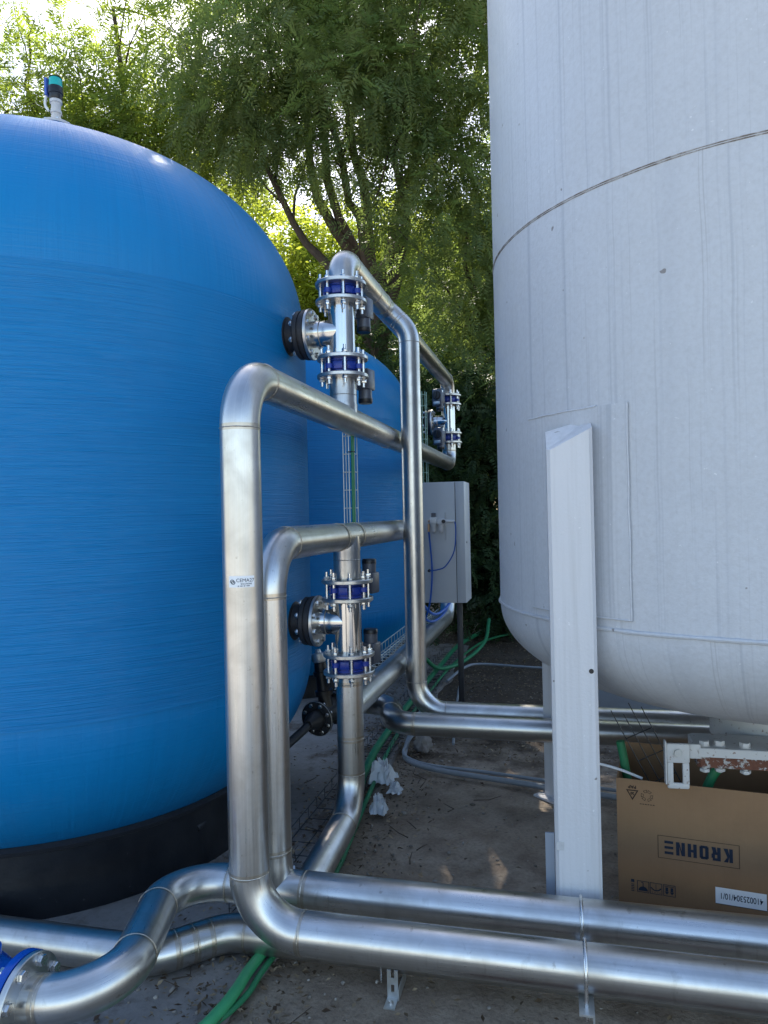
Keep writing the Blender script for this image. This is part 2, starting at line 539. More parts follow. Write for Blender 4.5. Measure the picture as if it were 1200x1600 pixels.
def smooth_path(ctrl, n=12):
    P = [Vector(c) for c in ctrl]
    P = [P[0] * 2 - P[1]] + P + [P[-1] * 2 - P[-2]]
    out = []
    for i in range(1, len(P) - 2):
        for k in range(n):
            t = k / n
            a, b, c, d = P[i - 1], P[i], P[i + 1], P[i + 2]
            out.append(0.5 * ((2 * b) + (c - a) * t + (2 * a - 5 * b + 4 * c - d) * t * t + (3 * b - a - 3 * c + d) * t ** 3))
    out.append(P[-2])
    return out

# ------------------------------------------------------------------ piping
PR = 0.068
def weld_ring(parent, c, axis, R=PR, r=0.0028):
    mb = MB()
    axis = Vector(axis).normalized()
    nx, ny = perp(axis)
    fr, rad = [], []
    N = 56
    ph = random.random() * 9
    for i in range(N):
        t = 2 * PI * i / N
        d = nx * math.cos(t) + ny * math.sin(t)
        w = 0.8 + 0.35 * noise.noise(Vector((math.cos(t) * 3 + ph, math.sin(t) * 3, ph)))
        fr.append((Vector(c) + d * R + axis * 0.0012 * noise.noise(Vector((math.cos(t) * 4, math.sin(t) * 4, ph + 5))), d, axis))
        rad.append(r * w)
    mb.rings(fr, rad, 6, False, True)
    if R > 0.066:
        hb = MB()
        w = 0.009 + 0.006 * random.random()
        a0 = Vector(c) + axis * 0.002
        hb.lathe_axis(a0, axis, [(-w, R * 1.0048), (0, R * 1.0065), (w, R * 1.0048)], 48, False)
        hb.build('heat_tint', M['tint'], parent)
    return mb.build('weld_seam', M['weld'], parent)
def pipe_path(parent, pts, rad=PR, bend=0.19, mat='steel', bends=None, cap_ends=True, split=None, weld=True):
    """straight pipe_section and elbow parts with weld seams at the joints"""
    pts = [Vector(p) for p in pts]
    n = len(pts)
    cur = pts[0]
    for i in range(1, n):
        if i < n - 1:
            d0 = (pts[i] - pts[i - 1]).normalized()
            d1 = (pts[i + 1] - pts[i]).normalized()
            ang = d0.angle(d1)
            Rb = bends[i - 1] if bends else bend
            tl = Rb * math.tan(ang / 2)
            e0 = pts[i] - d0 * tl
            e1 = pts[i] + d1 * tl
        else:
            e0 = pts[i]
        if (e0 - cur).length > 0.01:
            mb = MB()
            L = (e0 - cur).length
            ns = max(2, int(L / 0.5) + 1)
            nx, ny = perp(e0 - cur)
            mb.rings([(cur.lerp(e0, k / (ns - 1)), nx, ny) for k in range(ns)], [rad] * ns, 48, True)
            mb.build('pipe_section', M[mat], parent)
        if i < n - 1:
            axis = d0.cross(d1).normalized()
            ctr = e0 + axis.cross(d0).normalized() * Rb
            K = max(6, int(math.degrees(ang) / 5))
            fr = []
            for k in range(K + 1):
                q = Matrix.Rotation(ang * k / K, 3, axis)
                p = ctr + q @ (e0 - ctr)
                td = q @ d0
                fr.append((p, axis, td.cross(axis).normalized()))
            mb = MB()
            mb.rings(fr, [rad * 1.004] * (K + 1), 48, True)
            mb.build('elbow', M[mat], parent)
            if weld:
                weld_ring(parent, e0, d0, rad)
                weld_ring(parent, e1, d1, rad)
            cur = e1
# shared bolt meshes, along +Z
def hexprism(mb, z0, z1, r):
    vs, n = [], 6
    for z, rr in ((z0, r * 0.93), (z0 + 0.002, r), (z1 - 0.002, r), (z1, r * 0.93)):
        for k in range(6):
            t = PI / 3 * k + 0.3
            vs.append((rr * math.cos(t), rr * math.sin(t), z))
    fs = [tuple(reversed(range(6))), tuple(18 + k for k in range(6))]
    for i in range(3):
        for k in range(6):
            fs.append((i * 6 + k, i * 6 + (k + 1) % 6, i * 6 + 6 + (k + 1) % 6, i * 6 + 6 + k))
    mb.add(vs, fs)
def stud_mesh(half, nut_at, name):
    mb = MB()
    mb.cyl((0, 0, -half), (0, 0, half), 0.0078, seg=8)
    for s in (1, -1):
        a, b = s * nut_at, s * (nut_at + 0.015)
        hexprism(mb, min(a, b), max(a, b), 0.0145)
        w0, w1 = s * (nut_at - 0.003), s * nut_at
        mb.cyl((0, 0, min(w0, w1)), (0, 0, max(w0, w1)), 0.0165, seg=12)
    me = mb.mesh(name)
    me.materials.append(M['zinc'])
    return me
STUD = stud_mesh(0.096, 0.0585, 'stud_bolt')
STUD_IN = None
def bolt_mesh(name, length, r=0.0078, hr=0.0145, hh=0.011, mat='zinc'):
    """head at z 0..hh, shank hanging down to -length, nut at the end"""
    mb = MB()
    hexprism(mb, 0.002, hh, hr)
    mb.cyl((0, 0, 0), (0, 0, 0.002), hr * 1.15, seg=12)
    mb.cyl((0, 0, -length), (0, 0, 0), r, seg=8)
    hexprism(mb, -length + 0.004, -length + 0.016, hr)
    me = mb.mesh(name)
    me.materials.append(M[mat])
    return me
BOLT = bolt_mesh('bolt', 0.098)
def put(name, me, parent, loc, zdir, spin=0.0):
    o = bpy.data.objects.new(name, me)
    COL.objects.link(o)
    nx, ny = perp(zdir)
    z = Vector(zdir).normalized()
    m = Matrix((nx, ny, z)).transposed().to_4x4() @ Matrix.Rotation(spin, 4, 'Z')
    m.translation = Vector(loc)
    attach(o, parent)
    o.matrix_basis = m
    return o
def flange(parent, c, axis, R=0.131, th=0.020, rin=PR, mat='flange', name='flange'):
    a = Vector(axis).normalized()
    mb = MB()
    h = th / 2
    mb.lathe_axis(Vector(c), a, [(-h, rin * 0.98), (-h, R - 0.003), (-h + 0.003, R), (h - 0.003, R), (h, R - 0.003), (h, rin * 0.98)], 56, False)
    o = mb.build(name, M[mat], parent)
    return o

X0, S1, S2 = -1.06, 3.55, 7.23
ZU, ZL, ZT, Z7 = 2.194, 1.5925, 3.025, 0.713

# ================================================================== SETTING
def ground():
    n = 110
    ext = [-160, -80, -40, -24] + list(np.linspace(-14, 14, n)) + [24, 40, 80, 160]
    ext = np.array(ext)
    xs, ys = ext, ext + 6
    gx, gy = np.meshgrid(xs, ys)
    z = np.zeros_like(gx)
    for i in range(gx.shape[0]):
        for j in range(gx.shape[1]):
            x, y = gx[i, j], gy[i, j]
            if abs(x) < 16 and abs(y - 6) < 16:
                w = 0.022 * noise.noise(Vector((x * 0.9, y * 0.9, 0))) + 0.010 * noise.noise(Vector((x * 3.1, y * 3.1, 4)))
                z[i, j] = w - 0.004
                if y > 8.5:
                    z[i, j] += 0.05 * (y - 8.5)
            elif y > 8.5:
                z[i, j] = 0.05 * (min(y, 22) - 8.5)
    N = len(ext)
    vs = np.stack([gx, gy, z], -1).reshape(-1, 3)
    fs = [(i * N + j, i * N + j + 1, (i + 1) * N + j + 1, (i + 1) * N + j) for i in range(N - 1) for j in range(N - 1)]
    mb = MB()
    mb.add([tuple(v) for v in vs], fs)
    o = mb.build('ground', M['ground'], None)
    o['kind'] = 'structure'
ground()
def slab():
    # concrete apron under the blue tanks with a ragged right-hand edge
    mb = MB()
    N = 70
    vs, fs = [], []
    for i in range(N + 1):
        y = 0.9 + 8.6 * i / N
        x = -1.13 + 0.08 * noise.noise(Vector((y * 1.7, 2, 0))) + 0.03 * noise.noise(Vector((y * 6, 5, 0)))
        vs += [(-5.2, y, 0.028), (x, y, 0.028), (x + 0.012, y, -0.05)]
    for i in range(N):
        b = i * 3
        fs += [(b, b + 1, b + 4, b + 3), (b + 1, b + 2, b + 5, b + 4)]
    mb.add(vs, fs)
    o = mb.build('concrete_apron', M['concrete'], None, False)
    o['kind'] = 'structure'
slab()
def yard():
    # pale sunlit concrete yard behind the viewer
    mb = MB()
    n = 12
    for i in range(n):
        for j in range(8):
            x0, y0 = -24 + i * 4.0, -31.2 + j * 4.0
            mb.box((x0 + 0.006, y0 + 0.006, -0.08), (x0 + 3.994, y0 + 3.994, 0.045))
    o = mb.build('concrete_yard', M['yard'], None, False)
    o['kind'] = 'structure'
M['yard'] = plain('pale_concrete', (0.46, 0.43, 0.38), 0.85, 0, 0.12, 1.2, 0.3, 40, 0.25)
yard()

# ================================================================== BLUE TANKS
def lathe_z(mb, cx, cy, prof, seg=120):
    """prof list of (r, z), bottom to top"""
    vs, fs, uvs = [], [], []
    L, ls = 0, []
    for i, (r, z) in enumerate(prof):
        if i:
            L += math.hypot(r - prof[i - 1][0], z - prof[i - 1][1])
        ls.append(L)
        for k in range(seg):
            t = 2 * PI * k / seg
            vs.append((cx + r * math.cos(t), cy + r * math.sin(t), z))
    rm = max(r for r, z in prof)
    for i in range(len(prof) - 1):
        for k in range(seg):
            k2 = (k + 1) % seg
            fs.append((i * seg + k, i * seg + k2, (i + 1) * seg + k2, (i + 1) * seg + k))
            u0, u1 = 2 * PI * rm * k / seg, 2 * PI * rm * (k + 1) / seg
            uvs.append([(u0, ls[i]), (u1, ls[i]), (u1, ls[i + 1]), (u0, ls[i + 1])])
    mb.add(vs, fs, uvs)
    return mb
def sup(R, z0, H, n, N=36, up=True, rmin=0.0):
    out = []
    for i in range(N + 1):
        t = PI / 2 * i / N
        r = R * math.cos(t) ** (2 / n) if i < N else 0.0
        z = z0 + (H if up else -H) * math.sin(t) ** (2 / n)
        if r < rmin:
            break
        out.append((max(r, 0.0005), z))
    return out if up else out[::-1]
def blue_tank(label, cx, cy, dz, nozzles):
    T = thing('water_tank', label, 'tank', (cx, cy, 0), 'blue composite tanks')
    R = 1.40
    zb, zc = 0.90 + dz, 2.70 + dz
    mb = MB()
    bot = sup(R, zb, 0.90, 2.0, 40, False, 0.76 * R)
    lathe_z(mb, cx, cy, bot)
    mb.build('bottom_dome', M['blue_dome'], T)
    mb = MB()
    lathe_z(mb, cx, cy, [(R + 0.004, zb), (R + 0.005, zb + 0.3), (R + 0.005, zc - 0.4), (R + 0.004, zc + 0.02), (R - 0.004, zc + 0.022)], 144)
    mb.build('wound_wall', M['blue_wall'], T)
    mb = MB()
    lathe_z(mb, cx, cy, sup(R, zc, 1.0, 2.3, 48, True), 144)
    mb.build('top_dome', M['blue_dome'], T)
    # skirt
    rs = 0.78 * R
    zj = 0.337 + dz
    mb = MB()
    lathe_z(mb, cx, cy, [(rs + 0.02, 0.0), (rs + 0.012, zj * 0.5), (rs + 0.014, zj - 0.025)], 96)
    mb.build('skirt', M['skirt'], T)
    mb = MB()
    lathe_z(mb, cx, cy, [(rs + 0.010, zj - 0.034), (rs + 0.026, zj - 0.026), (rs + 0.03, zj - 0.010), (rs + 0.012, zj + 0.006), (rs - 0.03, zj + 0.002)], 96)
    mb.build('skirt_joint', M['rubber'], T)
    # inlet and outlet nozzles
    for z in nozzles:
        mb = MB()
        xs = cx + R
        mb.lathe_axis((xs - 0.05, cy, z), (1, 0, 0), [(0, 0.10), (0.055, 0.10), (0.06, 0.085), (0.10, 0.085)], 40)
        mb.build('nozzle_neck', M['rubber'], T)
        mb = MB()
        xf = -1.292 if cy < 5 else X0 - 0.232
        mb.lathe_axis((xf, cy, z), (1, 0, 0), [(0.0, 0.06), (0.0, 0.118), (0.006, 0.124), (0.026, 0.124), (0.028, 0.118), (0.036, 0.118), (0.038, 0.128), (0.058, 0.128), (0.060, 0.124), (0.060, 0.06)], 56)
        mb.build('nozzle_flange', M['rubber'], T)
    return T
NOZ = (2.6375, 1.158)
blue_tank('near bright blue composite tank on a black skirt, filling the left side', -2.75, S1, 0.0, NOZ)
blue_tank('farther blue tank partly hidden behind the near blue tank and pipes', -2.86, S2, -0.11, (2.62,))

# top fitting with beacon
def beacon():
    c = Vector((-2.68, 3.50, 3.66))
    T = thing('signal_beacon', 'small beacon with teal lens and black collar on top of the near blue tank', 'beacon', c)
    mb = MB()
    mb.lathe_axis(c, (0, 0, 1), [(0, 0.055), (0.24, 0.055)], 24)
    mb.build('neck', M['bright_blue'], T)
    zt = c.z + 0.24
    mb = MB()
    mb.lathe_axis((c.x, c.y, zt), (0, 0, 1), [(0, 0.085), (0.014, 0.085), (0.018, 0.078)], 32)
    mb.build('base_plate', M['off_white'], T)
    for k in range(6):
        t = k * PI / 3 + 0.2
        put('bolt', bolt_small, T, (c.x + 0.066 * math.cos(t), c.y + 0.066 * math.sin(t), zt + 0.018), (0, 0, 1))
    mb = MB()
    mb.lathe_axis((c.x, c.y, zt + 0.016), (0, 0, 1), [(0, 0.030), (0.012, 0.026), (0.06, 0.024), (0.062, 0.030), (0.075, 0.030), (0.077, 0.025), (0.118, 0.026), (0.12, 0.033), (0.135, 0.033)], 24)
    mb.build('stem', M['off_white'], T)
    z2 = zt + 0.150
    mb = MB()
    mb.lathe_axis((c.x, c.y, z2), (0, 0, 1), [(0, 0.030), (0.010, 0.035), (0.034, 0.035), (0.036, 0.039), (0.072, 0.039), (0.075, 0.037)], 32)
    mb.build('collar', M['black'], T)
    mb = MB()
    mb.lathe_axis((c.x, c.y, z2 + 0.0755), (0, 0, 1), [(0, 0.036), (0.040, 0.035), (0.052, 0.030), (0.058, 0.020), (0.060, 0.001)], 32)
    mb.build('lens', M['teal'], T)
    mb = MB()
    mb.torus((c.x, c.y, z2 + 0.125), (0, 0, 1), 0.034, 0.003)
    mb.build('lens_rim', M['black'], T)
    mb = MB()
    mb.box((c.x - 0.052, c.y - 0.030, z2 + 0.028), (c.x - 0.038, c.y + 0.000, z2 + 0.125), None, 0.003)
    mb.build('side_tag', M['tagblue'], T)
    mb = MB()
    mb.tube(smooth_path([(c.x - 0.052, c.y - 0.014, z2 + 0.028), (c.x - 0.055, c.y - 0.02, z2 - 0.02), (c.x - 0.034, c.y - 0.02, z2 - 0.06)], 6), 0.007, 8)
    mb.build('cable', M['white'], T)
bolt_small = bolt_mesh('bolt', 0.02, 0.004, 0.009, 0.009)
beacon()

# ================================================================== GREY STEEL TANK
TC = Vector((0.905, 3.59, 0))
TR = 1.19
def steel_tank():
    T = thing('steel_tank', 'tall grey-white painted steel tank with rusty weld seam, standing on welded legs', 'tank', TC)
    zl, zu, ztop = 1.28, 2.846, 6.4
    mb = MB()
    prof = [(TR, zl), (TR, zl + 0.4), (TR, zl + 0.8), (TR, zu)]
    lathe_z(mb, TC.x, TC.y, prof, 160)
    mb.build('lower_course', M['tank_paint'], T)
    mb = MB()
    lathe_z(mb, TC.x, TC.y, [(TR, zu), (TR, zu + 0.8), (TR, 4.6), (TR, ztop)], 160)
    mb.build('upper_course', M['tank_paint'], T)
    mb = MB()
    lathe_z(mb, TC.x, TC.y, sup(TR, ztop, 0.42, 2.2, 24, True), 96)
    mb.build('top_dish', M['tank_paint'], T)
    mb = MB()
    lathe_z(mb, TC.x, TC.y, sup(TR, zl, 0.450, 2.25, 40, False), 160)
    mb.build('bottom_dish', M['tank_paint'], T)
    def bead(z, r, mat, amp, name='weld_seam'):
        mb = MB()
        N = 300
        fr, rad = [], []
        for i in range(N):
            t = 2 * PI * i / N
            d = Vector((math.cos(t), math.sin(t), 0))
            zz = z + amp * noise.noise(Vector((d.x * 6, d.y * 6, 1.5)))
            fr.append((Vector((TC.x, TC.y, zz)) + d * (TR + r * 0.15), d, Vector((0, 0, 1))))
            rad.append(r * (0.85 + 0.4 * noise.noise(Vector((d.x * 25, d.y * 25, z * 3)))))
        mb.rings(fr, rad, 8, False, True)
        mb.build(name, M[mat], T)
    bead(zu + 0.0036, 0.0026, 'rustweld', 0.003)
    bead(zu - 0.0036, 0.0024, 'rustweld', 0.003)
    bead(zl, 0.009, 'tank_paint', 0.004)
    # vertical seam of the upper course (painted over)
    # reinforcing pad behind the leg
    def arc_patch(t0, t1, z0, z1, r, n=16):
        mb = MB()
        vs, fs, uvs = [], [], []
        for i in range(n + 1):
            t = R_(t0 + (t1 - t0) * i / n)
            for rr in (TR - 0.002, r):
                for z in (z0, z1):
                    vs.append((TC.x + rr * math.cos(t), TC.y + rr * math.sin(t), z))
        def uvq(ids):
            return [(R_(t0) * TR + (TR * R_(t1 - t0)) * (q // 4) / n, vs[q][2]) for q in ids]
        for i in range(n):
            b, c = i * 4, i * 4 + 4
            for f in ((b + 2, c + 2, c + 3, b + 3), (b + 3, c + 3, c + 1, b + 1), (b, c, c + 2, b + 2)):
                fs.append(f)
                uvs.append(uvq(f))
        for f in ((0, 2, 3, 1), (n * 4, n * 4 + 1, n * 4 + 3, n * 4 + 2)):
            fs.append(f)
            uvs.append(uvq(f))
        mb.add(vs, fs, uvs)
        return mb
    arc_patch(-148.2, -124.2, 1.318, 2.068, TR + 0.006).build('reinforcing_pad', M['tank_paint'], T)
    def edge_bead(pts, r):
        mb = MB()
        q = smooth_path(pts, 10)
        rad = [r * (0.8 + 0.6 * abs(noise.noise(p * 30))) for p in q]
        mb.tube(q, rad, 6)
        mb.build('weld_seam', M['tank_paint'], T)
    def sp(t, z, r=TR + 0.006):
        return (TC.x + r * math.cos(R_(t)), TC.y + r * math.sin(R_(t)), z)
    edge_bead([sp(t, 2.068 + 0.001 * math.sin(t)) for t in np.linspace(-148.2, -130, 8)], 0.0042)
    edge_bead([sp(-124.2 + 0.06 * math.sin(z * 40), z) for z in np.linspace(2.068, 1.318, 9)], 0.004)
    edge_bead([sp(t, 1.318) for t in np.linspace(-148.2, -124.2, 8)], 0.0035)
    # legs
    def leg(cx, cy, yaw, ztop_, front):
        L = MB()
        w, d = 0.158, 0.135
        mtx = Matrix.Translation((cx, cy, 0)) @ Matrix.Rotation(yaw, 4, 'Z')
        b = 0.012
        # bevelled box section with a sloping top
        prof = [(-w / 2 + b, 0), (w / 2 - b, 0), (w / 2, b), (w / 2, d), (-w / 2, d), (-w / 2, b)]
        zt = []
        for x, y in prof:
            zz = ztop_ + 0.05 * (y / d) + 0.022 * (x / (w / 2))
            if front and x < -w / 2 + 0.02 and y < 0.05:
                zz -= 0.032
            zt.append(zz)
        vs = [mtx @ Vector((x, y, 0.012)) for x, y in prof] + [mtx @ Vector((x, y, z)) for (x, y), z in zip(prof, zt)]
        n = len(prof)
        fs = [(k, (k + 1) % n, n + (k + 1) % n, n + k) for k in range(n)] + [tuple(n + k for k in range(n)), tuple(reversed(range(n)))]
        L.add(vs, fs)
        lo = L.build('leg', M['leg_paint'], T, True, 25)
        B = MB()
        B.box((-w / 2 - 0.045, 0.03, 0.0), (w / 2 + 0.03, d + 0.05, 0.012), mtx)
        B.build('foot_plate', M['leg_paint'], lo)
        if front:
            S = MB()
            S.box((-w / 2 - 0.034, d * 0.55, 0.012), (-w / 2 - 0.002, d * 0.62, 0.53), mtx)
            S.build('stiffener', M['panel'], lo)
            H = MB()
            H.lathe_axis(mtx @ Vector((w / 2 - 0.022, -0.0012, 1.137)), mtx.to_3x3() @ Vector((0, 1, 0)), [(0, 0.0085), (0.001, 0.0085)], 16)
            H.build('drain_hole', M['black'], lo)
            C = MB()
            C.box((-w / 2 + 0.004, -0.0018, 0.505), (-w / 2 + 0.030, -0.0005, 0.535), mtx)
            C.build('sticker_scrap', M['off_white'], lo)
        return lo
    leg(0.0405, 2.622, R_(2.0), 1.965, True)
    for ang, yaw in ((138, 48), (48, -42), (-42, 48)):
        t = R_(ang)
        leg(TC.x + (TR - 0.02) * math.cos(t), TC.y + (TR - 0.02) * math.sin(t), t - PI / 2, 1.95, False)
    # manway neck and bolted square flanges below the dish
    mb = MB()
    mb.lathe_axis((TC.x + 0.015, TC.y + 0.01, 0.660), (0, 0, 1), [(0, 0.262), (0.21, 0.262)], 72, False)
    mb.build('manway_neck', M['chip'], T)
    def plate(z0, z1, x0, x1, y0, y1, ch, name, mat):
        o = [(x0 + 0.012, y0), (x1 - 0.012, y0), (x1, y0 + 0.012), (x1, y1 - ch), (x1 - ch, y1), (x0 + ch, y1), (x0, y1 - ch), (x0, y0 + 0.012)]
        mb = MB()
        b = 0.003
        vs = [(x, y, z0) for x, y in o] + [(x, y, z1 - b) for x, y in o] + [(x + (b if x < TC.x else -b), y + (b if y < TC.y else -b), z1) for x, y in o]
        fs = [tuple(reversed(range(8))), tuple(range(16, 24))]
        for q in (0, 8):
            fs += [(q + k, q + (k + 1) % 8, q + 8 + (k + 1) % 8, q + 8 + k) for k in range(8)]
        mb.add(vs, fs)
        return mb.build(name, M[mat], T, False)
    plate(0.696, 0.731, 0.515, 1.325, 3.13, 3.335, 0.02, 'upper_flange', 'chip')
    plate(0.652, 0.695, 0.523, 1.317, 3.137, 3.33, 0.02, 'lower_flange', 'rust')
    bm_ = bolt_mesh('manway_bolt', 0.108, 0.0105, 0.0205, 0.020, 'chip')
    k = 0
    for y in (3.165,):
        for x in (0.553, 0.612, 0.705, 0.808, 0.91, 1.01, 1.11, 1.20, 1.28):
            put('manway_bolt', bm_, T, (x, y + (0.012 if k % 3 == 1 else 0), 0.7325), (0, 0, 1), k * 0.37)
            k += 1
    # hinge lug with slotted hanger
    mtx = Matrix.Translation((0.446, 3.115, 1.7)) @ Matrix.Rotation(R_(3), 4, 'Z') @ Matrix.Diagonal((1.05, 1.0, 1.05, 1.0)) @ Matrix.Translation((0, 0, -1.7))
    lug = MB()
    lug.box((-0.044, -0.010, 0.722), (0.040, 0.010, 0.796), mtx, 0.006)
    lug.box((-0.042, -0.008, 0.640), (-0.020, 0.008, 0.723), mtx, 0.003)
    lug.box((0.014, -0.008, 0.640), (0.038, 0.008, 0.723), mtx, 0.003)
    lug.box((-0.042, -0.0075, 0.622), (0.038, 0.0075, 0.645), mtx, 0.006)
    lug.box((0.040, 0.012, 0.735), (0.085, 0.034, 0.790), mtx, 0.003)
    lug.box((-0.050, -0.014, 0.640), (-0.0445, 0.020, 0.805), mtx, 0.001)
    lo = lug.build('hinge_lug', M['chip'], T)
    put('bolt', bolt_mesh('lug_bolt', 0.03, 0.008, 0.017, 0.010, 'galv'), lo, mtx @ Vector((-0.004, -0.010, 0.762)), mtx.to_3x3() @ Vector((0, -1, 0)))
steel_tank()

# ================================================================== PIPE RUNS
def tee_neck(parent, c, axis, length, mat='steel'):
    mb = MB()
    a = Vector(axis).normalized()
    p = Vector(c)
    mb.lathe_axis(p, a, [(0, PR), (PR * 1.0, PR * 1.05), (PR * 1.15, PR * 1.01), (length, PR)], 48)
    mb.build('tee_neck', M[mat], parent)
    weld_ring(parent, p + a * (PR + 0.05), a)
GP = 'stainless pipe runs'
# run 1: front floor pipe, tall riser, upper header
T1 = thing('steel_pipe_run', 'front stainless pipe along the floor rising beside the near blue tank to the upper header', 'pipe', (-1.05, 2.28, 0), GP)
pipe_path(T1, [(3.2, 2.28, 0.31), (-1.05, 2.28, 0.31), (-1.05, 2.28, ZU), (X0, S2, ZU), (X0, S2, 2.395)], bends=[0.19, 0.19, 0.13])
tee_neck(T1, (X0, S1, ZU), (0, 0, 1), 0.205)
for y in (S1 - 0.135, S1 + 0.135, S1 + 0.95):
    weld_ring(T1, (X0, y, ZU), (0, 1, 0))
flange(T1, (X0, S1, 2.408), (0, 0, 1))
flange(T1, (X0, S2, 2.408), (0, 0, 1))
# run 2: second floor pipe with shorter riser, lower header, swing to the blue valve
T2 = thing('steel_pipe_run', 'second stainless floor pipe with the shorter riser, lower header and swan-neck to blue valve', 'pipe', (-1.07, 2.54, 0), GP)
YF, ZF = 1.795, 0.312
pipe_path(T2, [(3.2, 2.54, 0.31), (-1.495, 2.54, 0.31), (-1.245, YF, 0.355), (-1.535, YF, ZF)], bends=[0.18, 0.158])
pipe_path(T2, [(-1.07, 2.54, 0.33), (-1.07, 2.54, ZL), (X0, S2 - 0.3, ZL), (X0, S2 - 0.3, 1.0)], bends=[0.19, 0.19])
weld_ring(T2, (-1.07, 2.54, 0.455), (0, 0, 1))
weld_ring(T2, (-0.945, 2.54, 0.31), (1, 0, 0), PR, 0.0034)
mb = MB()
mb.lathe_axis((-1.07, 2.54, 0.31), (0, 0, 1), [(0.0, PR * 1.02), (0.085, PR * 1.06), (0.105, PR * 1.005), (0.14, PR * 1.004)], 48)
mb.build('tee_neck', M['steel'], T2)
tee_neck(T2, (X0, S1, ZL), (0, 0, -1), 0.215)
for y in (S1 - 0.14, S1 + 0.14):
    weld_ring(T2, (X0 - 0.002, y, ZL), (0, 1, 0))
flange(T2, (X0, S1, 1.3655), (0, 0, 1))
flange(T2, (-1.528, YF, ZF), (1, 0, 0), 0.127, 0.020)
# run 3: bottom pipe from the lower valve
T3 = thing('steel_pipe_run', 'lowest stainless pipe from the lower valve down to the floor under the front pipes', 'pipe', (X0, S1, 0), GP)
pipe_path(T3, [(X0, S1, 0.8925), (X0, S1, 0.205), (X0, 2.58, 0.115)], bends=[0.20])
pipe_path(T3, [(3.2, 2.58, 0.105), (-1.27, 2.575, 0.105), (-1.475, 2.367, 0.105), (-4.5, 2.367, 0.105)], bend=0.19)
weld_ring(T3, (-1.372, 2.471, 0.105), (-0.7, -0.7, 0))
pipe_path(T3, [(X0, S1, Z7), (X0, S2 - 0.3, Z7), (X0, S2 - 0.3, 1.0)], mat='steel_far')
weld_ring(T3, (X0, S1, 0.845), (0, 0, 1))
weld_ring(T3, (X0, S1, 0.565), (0, 0, 1))
weld_ring(T3, (X0, 4.65, Z7), (0, 1, 0))
flange(T3, (X0, S1, 0.9025), (0, 0, 1))
# run 4: top header, outer riser, back floor pipe
T4 = thing('steel_pipe_run', 'stainless top header arching over the upper valves, with the outer riser dropping to the floor', 'pipe', (-0.91, 4.55, 0), GP)
pipe_path(T4, [(X0, S1, 2.885), (X0, S1, ZT), (X0, S2, ZT), (X0, S2, 2.885)], bends=[0.138, 0.138])
pipe_path(T4, [(X0, 4.55, ZT), (-0.91, 4.55, ZT - 0.15), (-0.91, 4.55, 0.44), (3.0, 4.55, 0.44)], rad=0.0655, bends=[0.19, 0.19])
mb = MB()
_ax = Vector((1, 0, -1)).normalized()
mb.lathe_axis(Vector((X0, 4.55, ZT)), _ax, [(0.0, 0.0675), (0.072, 0.0685), (0.095, 0.0662), (0.11, 0.0658)], 48)
mb.build('tee_neck', M['steel'], T4)
weld_ring(T4, Vector((X0, 4.55, ZT)) + _ax * 0.112, _ax, 0.0655)
for y in (S1 + 0.62, 4.40, 4.70):
    weld_ring(T4, (X0, y, ZT), (0, 1, 0))
flange(T4, (X0, S1, 2.878), (0, 0, 1))
flange(T4, (X0, S2, 2.878), (0, 0, 1))
# run 5: back floor pipe with the S bend
T5 = thing('steel_pipe_run', 'back stainless floor pipe with a dark S-bend at its left end', 'pipe', (-1.056, 4.45, 0), GP)
pipe_path(T5, [(3.0, 4.26, 0.44), (-1.056, 4.26, 0.44), (-1.056, 4.64, 0.45), (-1.55, 4.64, 0.45)], bends=[0.188, 0.188], mat='steel_far')

# ---- tee spools and butterfly valves
def studs(parent, zmid, y, me, zlist=None):
    for k in range(8):
        t = PI / 8 + k * PI / 4
        put('stud_bolt', me, parent, (X0 + 0.1065 * math.cos(t), y + 0.1065 * math.sin(t), zmid + random.uniform(-0.007, 0.007)), (0, 0, 1), 0.4 * k)
def tee_spool(label, y, z0, z1, zn):
    T = thing('tee_spool', label, 'pipe fitting', (X0, y, z0), 'flanged tee spools')
    mb = MB()
    mb.cyl((X0, y, z0), (X0, y, z1), PR, seg=48)
    mb.build('body', M['polished'], T)
    mb = MB()
    mb.lathe_axis((X0, y, zn), (-1, 0, 0), [(0.0, PR * 0.985), (0.062, PR * 1.03), (0.080, PR * 0.97), (0.108, PR * 0.95), (0.110, PR * 0.99), (0.165, PR * 0.99)], 48)
    mb.build('branch', M['polished'], T)
    weld_ring(T, (X0 - 0.108, y, zn), (1, 0, 0), PR * 0.96, 0.0032)
    flange(T, (X0, y, z0), (0, 0, 1))
    flange(T, (X0, y, z1), (0, 0, 1))
    flange(T, (X0 - 0.162, y, zn), (1, 0, 0), 0.131, 0.018)
    for k in range(8):
        t = PI / 8 + k * PI / 4
        put('bolt', BOLT, T, (X0 - 0.152, y + 0.1065 * math.cos(t), zn + 0.1065 * math.sin(t)), (1, 0, 0), k)
    return T
tee_spool('polished tee between the two upper blue valves on the near tank', S1, 2.500, 2.789, 2.6375)
tee_spool('polished tee between the two lower blue valves on the near tank', S1, 0.994, 1.274, 1.158)
tee_spool('far tee between the distant pair of valves under the top header', S2, 2.500, 2.789, 2.62)
def lug_mesh():
    mb = MB()
    mb.cyl((0, 0, -0.012), (0, 0, 0.012), 0.0185, seg=14)
    me = mb.mesh('lug')
    me.materials.append(M['valve_blue'])
    return me
LUG = lug_mesh()
NUT = None
